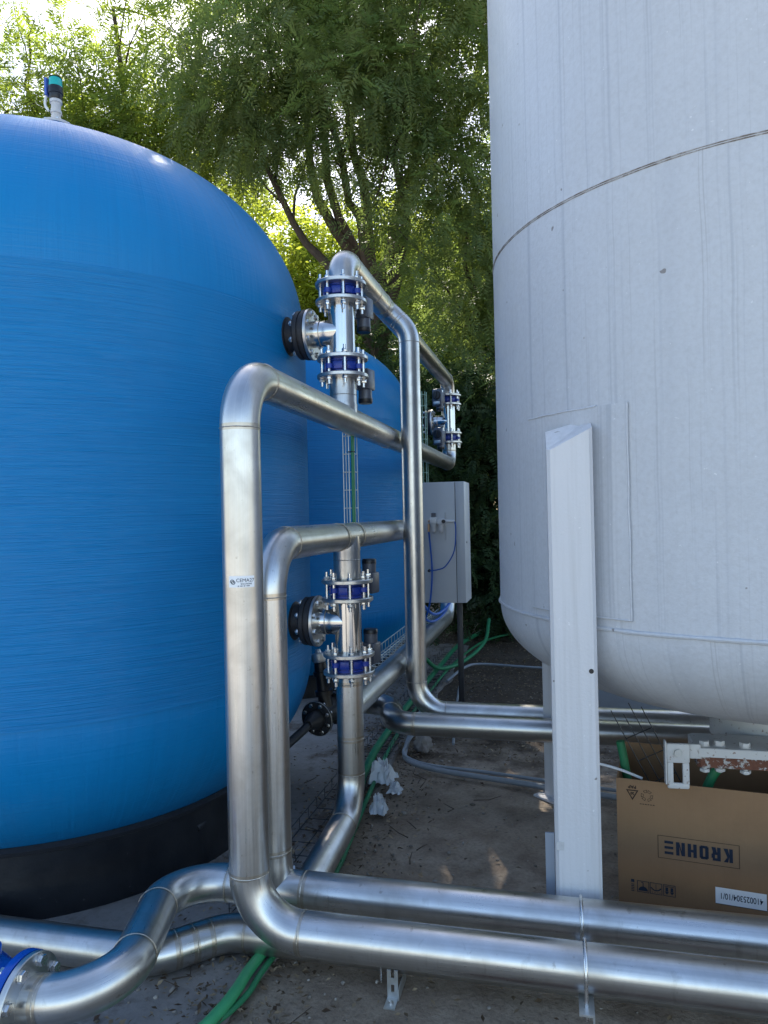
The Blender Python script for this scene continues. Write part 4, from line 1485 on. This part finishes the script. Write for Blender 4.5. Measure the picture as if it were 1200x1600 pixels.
    for k in range(3):
        a0 = R_(90 + 120 * k)
        for s in (-0.55, 0.35):
            q0, q1 = a0 + s - 0.35, a0 + s + 0.35
            o = [(cu + rr * math.cos(q), cv + rr * math.sin(q)) for rr, q in ((0.013, q0), (0.024, q0), (0.024, q1), (0.013, q1))]
            oi = [(sum(p[0] for p in o) / 4 + (p[0] - sum(r[0] for r in o) / 4) * 0.72, sum(p[1] for p in o) / 4 + (p[1] - sum(r[1] for r in o) / 4) * 0.72) for p in o]
            mb.add([P(*p) for p in o] + [P(*p) for p in oi], [(i, (i + 1) % 4, 4 + (i + 1) % 4, 4 + i) for i in range(4)])
    for i in range(6):
        quad(mb, 0.090 + i * 0.0098, 0.503, 0.090 + i * 0.0098 + 0.007, 0.506)
    mb.build('recycling_arrows', M['ink_brown'], T, False)
    # handling pictograms
    def pict(u0, v0, s):
        frame(mb, u0, v0, u0 + s, v0 + s, 0.0024)
    v0 = 0.146
    mb = MB()
    s = 0.046
    pict(0.0725, v0, s)          # upside-down umbrella
    cu = 0.0725 + s / 2
    poly(mb, [(cu + 0.018 * math.cos(t), v0 + 0.006 + 0.018 * math.sin(t)) for t in np.linspace(0, PI, 14)])
    quad(mb, cu - 0.0015, v0 + 0.024, cu + 0.0015, v0 + 0.040)
    quad(mb, cu - 0.007, v0 + 0.038, cu, v0 + 0.041)
    mb.build('pictogram', M['ink'], T, False)
    mb = MB()
    pict(0.1215, v0, s)          # dish and stem
    cu = 0.1215 + s / 2
    arc = np.linspace(PI * 1.15, PI * 1.85, 12)
    o = [(cu + 0.023 * math.cos(t), v0 + 0.036 + 0.023 * math.sin(t)) for t in arc]
    ii = [(cu + 0.018 * math.cos(t), v0 + 0.0355 + 0.018 * math.sin(t)) for t in arc]
    mb.add([P(*p) for p in o] + [P(*p) for p in ii], [(i, i + 1, 13 + i, 12 + i) for i in range(11)])
    quad(mb, cu - 0.001, v0 + 0.018, cu + 0.001, v0 + 0.040)
    for du in (-0.016, -0.006, 0.005, 0.013):
        quad(mb, cu + du, v0 + 0.006, cu + du + 0.003, v0 + 0.009)
    mb.build('pictogram', M['ink'], T, False)
    mb = MB()
    pict(0.1715, v0, s)          # this way up, printed upside down
    for du in (0.0135, 0.0325):
        cu = 0.1715 + du
        quad(mb, cu - 0.005, v0 + 0.019, cu + 0.005, v0 + 0.035)
        poly(mb, [(cu - 0.008, v0 + 0.018), (cu, v0 + 0.006), (cu + 0.008, v0 + 0.018)])
    quad(mb, 0.1715 + 0.005, v0 + 0.0375, 0.1715 + s - 0.005, v0 + 0.040)
    mb.build('pictogram', M['ink'], T, False)
    mb = MB()
    quad(mb, 0.0495, v0 + 0.036, 0.062, v0 + 0.048)
    for i in range(5):
        quad(mb, 0.050, v0 + i * 0.0065, 0.0615, v0 + i * 0.0065 + 0.003)
    mb.build('printed_code', M['ink'], T, False)
    # white label
    mb = MB()
    mb.box((0.363, -0.0018, 0.150), (0.542, -0.0004, 0.214), mtx)
    lab = mb.build('paper_label', M['paper'], T, False)
    mb = MB()
    vv, ff = text_mesh('410025304/10/1', 0.033, 0.0003, 0.70, 1.0)
    mb.add([mtx @ Vector((0.454 - x, -0.0024, 0.184 - y)) for x, y in vv], ff)
    mb.build('label_lettering', M['ink'], lab, False)
    mb = MB()
    mb.box((0.3635, -0.0024, 0.1495), (0.5415, -0.0019, 0.1515), mtx)
    mb.build('label_edge', M['ink'], lab, False)
    # contents
    q = lambda u, v, z: mtx @ Vector((u, v, z))
    def off(name, label, pts, r, mat, cat):
        m = MB()
        m.tube(smooth_path([q(*p) for p in pts], 6), r, 12)
        return tag(m.build(name, M[mat], None), label, cat)
    off('conduit_offcut', 'green conduit offcut leaning out of the left end of the cardboard box', [(0.055, 0.15, 0.06), (0.05, 0.16, 0.4), (0.025, 0.17, 0.60), (0.008, 0.17, 0.70)], 0.019, 'green', 'conduit')
    off('conduit_offcut', 'green conduit offcut showing under the manway flange inside the box', [(0.30, 0.16, 0.40), (0.37, 0.15, 0.60), (0.44, 0.16, 0.66), (0.50, 0.22, 0.64)], 0.02, 'green', 'conduit')
    off('cable_offcut', 'white cable end hooked over the left edge of the cardboard box', [(0.10, 0.05, 0.59), (0.02, 0.06, 0.612), (-0.06, 0.06, 0.628), (-0.12, 0.04, 0.638)], 0.006, 'white', 'cable')
    off('cable_offcut', 'black cable coil in the cardboard box under the flange', [(0.62, 0.10, 0.45), (0.68, 0.13, 0.60), (0.76, 0.20, 0.58), (0.74, 0.3, 0.45)], 0.018, 'black', 'cable')
    WT = thing('wire_tray', 'dark wire tray offcut sticking out of the cardboard box', 'cable tray', q(0.15, 0.2, 0.1), 'wire basket cable trays')
    a, b = q(0.30, 0.22, 0.30), q(0.02, 0.28, 0.83)
    ax = (b - a)
    sd = Vector((0.6, 0.15, 0.25)).normalized()
    for i, w in enumerate((-0.06, -0.02, 0.02, 0.06)):
        m = MB()
        m.cyl(a + sd * w, b + sd * w * 1.1 - ax * (0.06 * (i % 2)), 0.0024, seg=6)
        m.build('long_wire', M['dark_iron'], WT)
    for k in range(5):
        t = 0.1 + 0.17 * k
        m = MB()
        m.cyl(a + ax * t - sd * 0.064, a + ax * t + sd * 0.066, 0.0024, seg=6)
        m.build('cross_wire', M['dark_iron'], WT)
card_box()

# ================================================================== BACKGROUND PANEL BELOW THE TANK
def back_panel():
    T = thing('equipment_plinth', 'blue-grey painted plinth standing behind the grey tank bottom', 'plinth', (0.75, 5.9, 0))
    mb = MB()
    mb.box((-0.13, 5.75, 0.0), (1.6, 6.3, 0.80), None, 0.012)
    mb.build('block', M['panel'], T)
    mb = MB()
    mb.box((-0.16, 5.72, 0.801), (1.63, 6.33, 0.84), None, 0.006)
    mb.build('top_slab', M['panel'], T)
back_panel()

# ================================================================== LITTER
def crumple(name, label, c, s, mat, seed, flat=0.55):
    bm = bmesh.new()
    bmesh.ops.create_icosphere(bm, subdivisions=4, radius=1)
    for v in bm.verts:
        p = v.co.copy()
        k = 0.9 + 0.5 * noise.noise(p * 1.2 + Vector((seed, 0, 0))) - 0.28 * abs(noise.noise(p * 2.6 + Vector((0, seed, 0)))) + 0.14 * abs(noise.noise(p * 7 + Vector((0, seed, 3))))
        v.co = Vector((p.x * s[0] * k, p.y * s[1] * k, max(-0.2, p.z * k) * s[2]))
    me = bpy.data.meshes.new(name)
    bm.to_mesh(me)
    bm.free()
    me.polygons.foreach_set('use_smooth', [True] * len(me.polygons))
    o = link_mesh(name, me, M[mat], None)
    o.location = c
    return tag(o, label, 'litter')
def crumpled_sheet(name, label, c, size, height, seed):
    n = 22
    mb = MB()
    vs, fs = [], []
    for i in range(n + 1):
        for k in range(n + 1):
            u, v = i / n - 0.5, k / n - 0.5
            p = Vector((u * 3.1 + seed, v * 3.1, seed * 1.7))
            r = 1 - abs(noise.noise(p * 1.3)) * 2.0
            r2 = abs(noise.noise(p * 3.1)) * 0.9
            edge = max(0.0, 1 - (2 * max(abs(u), abs(v))) ** 3)
            z = height * (0.15 + max(0, r) * 0.75 * edge + r2 * 0.5 * edge)
            vs.append((c[0] + size * (u + 0.30 * noise.noise(p * 1.9 + Vector((5, 0, 0)))), c[1] + size * (v + 0.30 * noise.noise(p * 1.9 + Vector((0, 9, 0)))), c[2] + z))
    for i in range(n):
        for k in range(n):
            a = i * (n + 1) + k
            fs.append((a, a + n + 1, a + n + 2, a + 1))
    mb.add(vs, fs)
    return tag(mb.build(name, M['bag'], None, True, 28), label, 'litter')
crumpled_sheet('plastic_bag', 'crumpled white plastic bag caught on the green conduit', (-1.10, 4.34, 0.035), 0.14, 0.16, 1.0)
crumpled_sheet('plastic_bag', 'small white plastic scrap just right of the crumpled bag', (-1.0, 4.26, 0.015), 0.08, 0.07, 4.3)
crumpled_sheet('plastic_bag', 'white plastic scrap lying below the bag beside the down pipe', (-1.02, 3.93, 0.02), 0.09, 0.12, 8.1)
crumple('stone', 'grey stone lying by the ground tray under the back pipe', (-0.98, 5.05, 0.05), (0.07, 0.09, 0.10), 'concrete', 12.0)
crumple('cloth_heap', 'dark purple cloth heap behind the short riser', (-1.72, 3.92, 0.05), (0.14, 0.15, 0.13), 'purple', 21.0)
mb = MB()
mb.box((-0.12, -0.09, 0), (0.12, 0.09, 0.004), Matrix.Translation((-1.31, 3.06, 0.05)) @ Matrix.Rotation(R_(25), 4, 'Z') @ Matrix.Rotation(R_(8), 4, 'X'))
tag(mb.build('paper_sheet', M['paper'], None, False), 'white sheet lying on the concrete behind the short riser', 'litter')
# brick edging in the foreground
for i, (x, y, a) in enumerate(((0.02, 2.16, 3), (0.26, 2.13, -4), (0.50, 2.15, 2), (-0.22, 2.17, 6))):
    mb = MB()
    mb.box((-0.11, -0.05, -0.04), (0.11, 0.05, 0.012), Matrix.Translation((x, y, 0.0)) @ Matrix.Rotation(R_(a), 4, 'Z'), 0.008)
    tag(mb.build('brick', M['brick_red'], None), ('reddish brick sunk in the earth below the u-bolt', 'reddish brick sunk in the earth right of the u-bolt', 'reddish brick at the lower right corner of the ground', 'reddish brick sunk in the earth left of the u-bolt')[i], 'brick', 'bricks sunk along the front pipes')

def leaf_sheet(name, pts, nrm, L, W, tint, mat, curl=0.25):
    """pts: Nx3 centres; nrm: yaw & tilt arrays"""
    N = len(pts)
    yaw, tilt, roll = nrm
    d = np.stack([np.cos(yaw) * np.cos(tilt), np.sin(yaw) * np.cos(tilt), np.sin(tilt)], -1)
    s = np.stack([-np.sin(yaw), np.cos(yaw), np.sin(roll)], -1)
    u = np.cross(d, s)
    P = np.empty((N, 6, 3))
    P[:, 0] = pts - d * (L / 2)[:, None]
    P[:, 1] = pts - s * (W / 2)[:, None] - d * (L * 0.05)[:, None] + u * (W * curl)[:, None]
    P[:, 2] = pts
    P[:, 3] = pts + d * (L / 2)[:, None] + u * (L * 0.1)[:, None]
    P[:, 4] = pts + s * (W / 2)[:, None] - d * (L * 0.05)[:, None] + u * (W * curl)[:, None]
    V = P[:, :5].reshape(-1, 3)
    b = np.arange(N)[:, None] * 5
    tris = np.concatenate([b + np.array([[0, 1, 2]]), b + np.array([[1, 3, 2]]), b + np.array([[2, 3, 4]]), b + np.array([[0, 2, 4]])], 1).reshape(-1, 3)
    return mesh_np(name, V, tris, np.repeat(tint, 5), mat)
def mesh_np(name, V, F, tint, mat, smooth=False):
    me = bpy.data.meshes.new(name)
    k = F.shape[1]
    me.vertices.add(len(V))
    me.vertices.foreach_set('co', V.astype(np.float32).ravel())
    me.loops.add(F.size)
    me.loops.foreach_set('vertex_index', F.astype(np.int32).ravel())
    me.polygons.add(len(F))
    me.polygons.foreach_set('loop_start', (np.arange(len(F)) * k).astype(np.int32))
    if smooth:
        me.polygons.foreach_set('use_smooth', np.ones(len(F), bool))
    me.update(calc_edges=True)
    at = me.attributes.new('tint', 'FLOAT', 'POINT')
    at.data.foreach_set('value', tint.astype(np.float32))
    me.materials.append(mat)
    return me
def litter():
    # dry leaves: dense at the back and along the tray, thin on the trodden path
    n1, n2, n3 = 17000, 2800, 700
    a = np.stack([rng.uniform(-1.6, 3.0, n1), rng.uniform(4.9, 10.5, n1)], -1)
    b = np.stack([rng.normal(-1.15, 0.20, n2), rng.uniform(2.0, 6.0, n2)], -1)
    c = np.stack([rng.uniform(-2.2, 2.0, n3), rng.uniform(1.6, 5.0, n3)], -1)
    p = np.concatenate([a, b, c])
    N = len(p)
    z = np.where(p[:, 1] > 8.5, 0.05 * (p[:, 1] - 8.5), 0) + np.where(p[:, 0] < -1.12, 0.036, 0.016) + rng.uniform(0, 0.012, N)
    pts = np.concatenate([p, z[:, None]], 1)
    L = rng.uniform(0.012, 0.036, N)
    W = L * rng.uniform(0.3, 0.6, N)
    me = leaf_sheet('leaf_litter', pts, (rng.uniform(0, 2 * PI, N), rng.normal(0, 0.25, N), rng.normal(0, 0.3, N)), L, W, rng.uniform(0, 1, N) ** 1.6, M['litter'])
    o = link_mesh('leaf_litter', me, None, None)
    o['kind'] = 'stuff'
    o['label'] = 'dry brown leaves scattered over the earth and concrete'
    o['category'] = 'leaf litter'
    # twigs
    mb = MB()
    for i in range(70):
        x, y = (rng.normal(-1.2, 0.25), rng.uniform(2.0, 5.5)) if i % 3 else (rng.uniform(-1, 2), rng.uniform(3, 9))
        a = rng.uniform(0, PI)
        l = rng.uniform(0.03, 0.10)
        z = 0.035 if x < -1.12 else 0.018
        mid = (x + rng.normal(0, 0.02), y + rng.normal(0, 0.02), z + 0.008)
        mb.tube([(x - l * math.cos(a), y - l * math.sin(a), z), mid, (x + l * math.cos(a), y + l * math.sin(a), z + 0.01)], [0.003, 0.0026, 0.0015], 5)
    o = mb.build('fallen_twigs', M['bark'], None)
    o['kind'] = 'stuff'
    o['label'] = 'thin dark twigs scattered among the dry leaves'
    o['category'] = 'twigs'
litter()
def pebbles():
    ico = bmesh.new()
    bmesh.ops.create_icosphere(ico, subdivisions=1, radius=1)
    bv = np.array([v.co[:] for v in ico.verts])
    ico.verts.index_update()
    bf = np.array([[v.index for v in f.verts] for f in ico.faces])
    ico.free()
    N = 1500
    xy = np.stack([rng.uniform(-2.0, 2.2, N), rng.uniform(1.5, 7.5, N)], -1)
    xy[:500] = np.stack([rng.normal(-1.15, 0.22, 500), rng.uniform(1.8, 6.0, 500)], -1)
    sz = rng.uniform(0.003, 0.011, N) * np.where(rng.uniform(0, 1, N) > 0.96, 2.0, 1.0)
    sc = sz[:, None] * rng.uniform(0.6, 1.3, (N, 3)) * np.array([1, 1, 0.6])
    z = np.where(xy[:, 0] < -1.12, 0.030, 0.006)
    V = bv[None] * sc[:, None] * rng.uniform(0.8, 1.2, (N, len(bv), 1)) + np.concatenate([xy, z[:, None]], 1)[:, None]
    F = bf[None] + (np.arange(N) * len(bv))[:, None, None]
    me = mesh_np('pebbles', V.reshape(-1, 3), F.reshape(-1, 3), np.repeat(rng.uniform(0, 1, N), len(bv)), M['pebble'])
    o = link_mesh('pebbles', me, None, None)
    o['kind'] = 'stuff'
    o['label'] = 'small pale pebbles and crumbs of soil on the ground'
    o['category'] = 'pebbles'
t_ = NT('pebble')
a_ = t_.n('Attribute', attribute_name='tint')
M['pebble'] = t_.set(col=t_.mix(a_.outputs['Fac'], (0.10, 0.08, 0.06), (0.42, 0.38, 0.33)), rough=0.9)
pebbles()

# ================================================================== TREES
def frond_crown(name, blobs, per_blob, fronds, mat, parent, frond_len, nleaf=7, droop=0.35, lw=0.24, ll=0.34, seed=0, csize=0.42, shell=0.55):
    """crown of feathery compound leaves: clusters on twigs inside ellipsoid blobs; every leaflet is its own face"""
    g = np.random.default_rng(seed)
    cl, ct = [], []
    for (x, y, z, rx, ry, rz, dens) in blobs:
        n = max(3, int(per_blob * dens))
        d = g.normal(size=(n, 3))
        d /= np.linalg.norm(d, axis=1)[:, None]
        rad = g.uniform(shell, 1.0, n)[:, None] ** 0.8
        cl.append(np.array([x, y, z]) + d * rad * np.array([rx, ry, rz]))
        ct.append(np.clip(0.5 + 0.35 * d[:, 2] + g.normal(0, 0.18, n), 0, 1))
    cl = np.concatenate(cl)
    ct = np.concatenate(ct)
    nC = len(cl)
    N = nC * fronds
    ci = np.repeat(np.arange(nC), fronds)
    base = cl[ci] + g.normal(0, csize * 0.45, (N, 3)) * np.array([1, 1, 0.75])
    # direction: outwards from the cluster, drooping
    out = base - cl[ci]
    out /= (np.linalg.norm(out, axis=1)[:, None] + 1e-6)
    d = out + g.normal(0, 0.55, (N, 3))
    d[:, 2] -= droop
    d /= np.linalg.norm(d, axis=1)[:, None]
    up = np.array([0, 0, 1.0]) + g.normal(0, 0.5, (N, 3))
    s = np.cross(d, up)
    s /= (np.linalg.norm(s, axis=1)[:, None] + 1e-6)
    nrm = np.cross(s, d)
    L = frond_len * g.uniform(0.6, 1.25, N)
    t = np.linspace(0.12, 1.0, nleaf)
    # rachis bends downwards
    bend = g.uniform(0.1, 0.35, N)
    V = np.empty((N, nleaf * 2, 4, 3))
    for i, ti in enumerate(t):
        p = base + d * (L * ti)[:, None]
        p[:, 2] -= bend * L * ti * ti
        li = (ll * L * (1.05 - 0.55 * abs(ti - 0.45) * 1.6))
        for k, sg in enumerate((1, -1)):
            ld = s * sg * 0.86 + d * 0.5 + nrm * 0.10 * sg
            ld = ld + g.normal(0, 0.12, (N, 3))
            ld[:, 2] -= 0.12
            ld /= np.linalg.norm(ld, axis=1)[:, None]
            wd = np.cross(ld, nrm)
            wd /= (np.linalg.norm(wd, axis=1)[:, None] + 1e-6)
            w = li * lw
            j = i * 2 + k
            V[:, j, 0] = p
            V[:, j, 1] = p + ld * (li * 0.45)[:, None] + wd * (w * 0.5)[:, None]
            V[:, j, 2] = p + ld * li[:, None]
            V[:, j, 3] = p + ld * (li * 0.45)[:, None] - wd * (w * 0.5)[:, None]
    V = V.reshape(-1, 3)
    F = np.arange(len(V)).reshape(-1, 4)
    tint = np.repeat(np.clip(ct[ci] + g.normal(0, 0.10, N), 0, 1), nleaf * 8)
    me = mesh_np(name, V, F, tint, mat)
    o = link_mesh(name, me, None, parent)
    return cl, o
def limb(mb, a, b, r0, r1, seed, sag=0.12, seg=9, n=9):
    a, b = Vector(a), Vector(b)
    L = (b - a).length
    pts, rad = [], []
    for i in range(n + 1):
        t = i / n
        p = a.lerp(b, t)
        w = math.sin(PI * t) * L * sag
        p += Vector((noise.noise(Vector((t * 2.2, seed, 0))), noise.noise(Vector((t * 2.2, seed, 7))), noise.noise(Vector((t * 2.2, seed, 13))) + 0.35)) * w
        pts.append(p)
        rad.append(r0 + (r1 - r0) * t ** 0.8)
    mb.tube(pts, rad, seg)
    return pts
def tree(label, base, fork, r, blobs, per_blob, fronds, mat, flen, seed, nleaf=7, droop=0.35, twigs=5, lw=0.24, ll=0.34, csize=0.42, shell=0.55, name='tree', cat='tree', group='trees behind the tanks'):
    T = thing(name, label, cat, base, group)
    random.seed(seed)
    mb = MB()
    b = Vector(base)
    f = Vector(fork)
    limb(mb, b - Vector((0, 0, 0.2)), f, r, r * 0.72, seed, 0.10, 14, 10)
    mb.build('trunk', M['bark'], T)
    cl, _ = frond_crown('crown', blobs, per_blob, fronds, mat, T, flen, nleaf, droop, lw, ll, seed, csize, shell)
    for i, (x, y, z, rx, ry, rz, dens) in enumerate(blobs):
        c = Vector((x, y, z - rz * 0.2))
        m = MB()
        start = f if i % 2 == 0 else b.lerp(f, 0.82)
        pts = limb(m, start, c, r * 0.5, r * 0.16, seed + i * 3.1, 0.16, 9, 9)
        # boughs to a handful of leaf clusters of this blob
        d = np.linalg.norm((cl - np.array([x, y, z])) / np.array([rx, ry, rz]), axis=1)
        idx = np.where(d < 1.02)[0]
        random.shuffle(li := list(idx))
        for q in li[:twigs]:
            st = pts[random.randint(5, 9)]
            limb(m, st, cl[q], r * 0.12, 0.006, seed + q * 0.7, 0.14, 6, 6)
        m.build('limb', M['bark'], T)
    return T
# dense dark feathery tree that fills the middle and hangs over the blue tanks
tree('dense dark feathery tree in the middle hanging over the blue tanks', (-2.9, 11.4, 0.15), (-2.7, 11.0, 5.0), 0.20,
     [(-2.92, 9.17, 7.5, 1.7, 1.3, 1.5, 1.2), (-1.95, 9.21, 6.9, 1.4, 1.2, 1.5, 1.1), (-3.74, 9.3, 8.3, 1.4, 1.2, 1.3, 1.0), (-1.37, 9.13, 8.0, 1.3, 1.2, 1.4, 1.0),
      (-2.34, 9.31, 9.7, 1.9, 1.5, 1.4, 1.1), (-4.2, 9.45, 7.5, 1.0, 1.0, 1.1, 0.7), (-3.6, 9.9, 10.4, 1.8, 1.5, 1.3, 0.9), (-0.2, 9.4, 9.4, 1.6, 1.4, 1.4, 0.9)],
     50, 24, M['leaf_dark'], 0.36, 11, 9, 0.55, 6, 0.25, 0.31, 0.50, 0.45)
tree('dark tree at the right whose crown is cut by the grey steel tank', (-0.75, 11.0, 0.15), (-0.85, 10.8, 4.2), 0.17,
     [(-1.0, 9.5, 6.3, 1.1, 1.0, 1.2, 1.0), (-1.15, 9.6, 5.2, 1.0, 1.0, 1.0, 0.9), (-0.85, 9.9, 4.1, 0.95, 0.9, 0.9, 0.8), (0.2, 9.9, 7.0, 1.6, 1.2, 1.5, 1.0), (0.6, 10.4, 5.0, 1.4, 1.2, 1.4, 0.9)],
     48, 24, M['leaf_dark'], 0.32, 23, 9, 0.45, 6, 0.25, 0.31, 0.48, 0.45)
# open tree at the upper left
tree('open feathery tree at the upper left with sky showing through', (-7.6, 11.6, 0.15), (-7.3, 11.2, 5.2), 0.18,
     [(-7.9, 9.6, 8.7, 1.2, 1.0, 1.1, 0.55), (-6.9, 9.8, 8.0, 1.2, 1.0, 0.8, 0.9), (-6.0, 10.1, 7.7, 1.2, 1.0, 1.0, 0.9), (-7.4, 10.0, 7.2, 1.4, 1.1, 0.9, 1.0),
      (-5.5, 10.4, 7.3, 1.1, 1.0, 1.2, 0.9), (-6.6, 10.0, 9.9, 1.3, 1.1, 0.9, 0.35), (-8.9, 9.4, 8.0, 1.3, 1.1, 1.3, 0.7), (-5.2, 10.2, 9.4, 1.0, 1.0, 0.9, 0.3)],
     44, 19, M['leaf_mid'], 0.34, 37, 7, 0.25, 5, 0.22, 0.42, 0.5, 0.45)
# sunlit trees farther back
def cloudtree(label, base, blobs, per, seed, mat='leaf_light'):
    cx = sum(b[0] for b in blobs) / len(blobs)
    cy = sum(b[1] for b in blobs) / len(blobs)
    cz = min(b[2] for b in blobs)
    tree(label, base, (cx, cy, max(2.0, cz - 1.2)), 0.19, blobs, per, 24, M[mat], 0.52, seed, 6, 0.2, 4, 0.36, 0.38, 0.65, 0.35, 'tree')
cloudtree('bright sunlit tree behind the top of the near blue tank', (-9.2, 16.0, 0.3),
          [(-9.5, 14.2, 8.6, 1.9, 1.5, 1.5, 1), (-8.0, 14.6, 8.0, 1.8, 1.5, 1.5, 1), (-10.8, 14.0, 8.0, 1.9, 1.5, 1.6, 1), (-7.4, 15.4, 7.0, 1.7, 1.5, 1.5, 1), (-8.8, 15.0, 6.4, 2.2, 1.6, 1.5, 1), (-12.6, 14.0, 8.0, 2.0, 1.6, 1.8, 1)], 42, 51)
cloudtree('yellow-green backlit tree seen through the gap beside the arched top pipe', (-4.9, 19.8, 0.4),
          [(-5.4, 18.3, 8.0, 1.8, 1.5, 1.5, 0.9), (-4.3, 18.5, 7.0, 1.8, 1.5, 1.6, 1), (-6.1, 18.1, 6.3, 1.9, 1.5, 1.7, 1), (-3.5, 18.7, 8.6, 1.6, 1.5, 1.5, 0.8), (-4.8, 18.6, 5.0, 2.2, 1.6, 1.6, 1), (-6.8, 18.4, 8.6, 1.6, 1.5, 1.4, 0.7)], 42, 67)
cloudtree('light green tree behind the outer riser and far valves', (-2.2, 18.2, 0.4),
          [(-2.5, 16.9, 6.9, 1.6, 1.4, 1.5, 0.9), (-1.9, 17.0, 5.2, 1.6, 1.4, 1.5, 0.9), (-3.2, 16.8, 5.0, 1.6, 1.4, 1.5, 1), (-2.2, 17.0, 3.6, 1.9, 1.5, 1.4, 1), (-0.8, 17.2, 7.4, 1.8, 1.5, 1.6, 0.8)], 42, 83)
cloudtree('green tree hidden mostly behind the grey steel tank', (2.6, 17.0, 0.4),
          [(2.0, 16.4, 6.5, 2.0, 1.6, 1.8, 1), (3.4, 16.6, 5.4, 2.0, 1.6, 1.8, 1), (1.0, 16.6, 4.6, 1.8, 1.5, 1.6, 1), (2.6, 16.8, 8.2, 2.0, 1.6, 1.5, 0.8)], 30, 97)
# shrubs
def shrub(label, base, blobs, per, seed, mat='leaf_shrub'):
    T = thing('shrub', label, 'shrub', base, 'shrubs behind the tanks')
    cl, _ = frond_crown('foliage', blobs, per, 20, M[mat], T, 0.26, 7, 0.2, 0.40, 0.36, seed, 0.42, 0.35)
    for k in range(7):
        mb = MB()
        q = cl[(k * 37) % len(cl)]
        limb(mb, Vector(base) + Vector((0.12 * math.cos(k * 2.1), 0.12 * math.sin(k * 2.1), -0.05)), q, 0.022, 0.005, seed + k, 0.12, 7, 7)
        mb.build('stem', M['bark'], T)
shrub('dark shrub behind the cabinet and far valves', (-1.35, 9.9, 0.05), [(-1.45, 9.75, 2.1, 0.75, 0.7, 0.8, 1), (-1.5, 10.1, 1.0, 0.9, 0.7, 0.8, 1), (-1.75, 10.3, 3.1, 0.7, 0.6, 0.8, 0.9)], 60, 111)
shrub('dark shrub filling the gap between cabinet and grey tank', (-0.85, 10.0, 0.05), [(-0.95, 9.9, 2.4, 0.8, 0.7, 0.9, 1), (-0.85, 9.6, 1.0, 0.8, 0.6, 0.8, 1), (-0.5, 10.1, 3.2, 0.8, 0.7, 0.8, 0.9)], 60, 127)
shrub('dark shrub behind the grey steel tank', (0.5, 10.3, 0.05), [(0.4, 10.1, 1.0, 1.0, 0.7, 0.9, 1), (1.3, 10.3, 1.4, 1.1, 0.8, 1.1, 1), (0.3, 10.4, 2.4, 0.9, 0.7, 0.9, 1)], 55, 139)
shrub('dark shrub behind the gap between the two blue tanks', (-3.4, 10.6, 0.05), [(-3.3, 10.4, 1.4, 1.2, 0.8, 1.2, 1), (-2.4, 10.6, 2.4, 1.1, 0.8, 1.1, 1), (-4.4, 10.6, 1.8, 1.2, 0.8, 1.3, 1), (-2.6, 10.8, 3.8, 0.9, 0.8, 0.8, 0.7)], 50, 151)
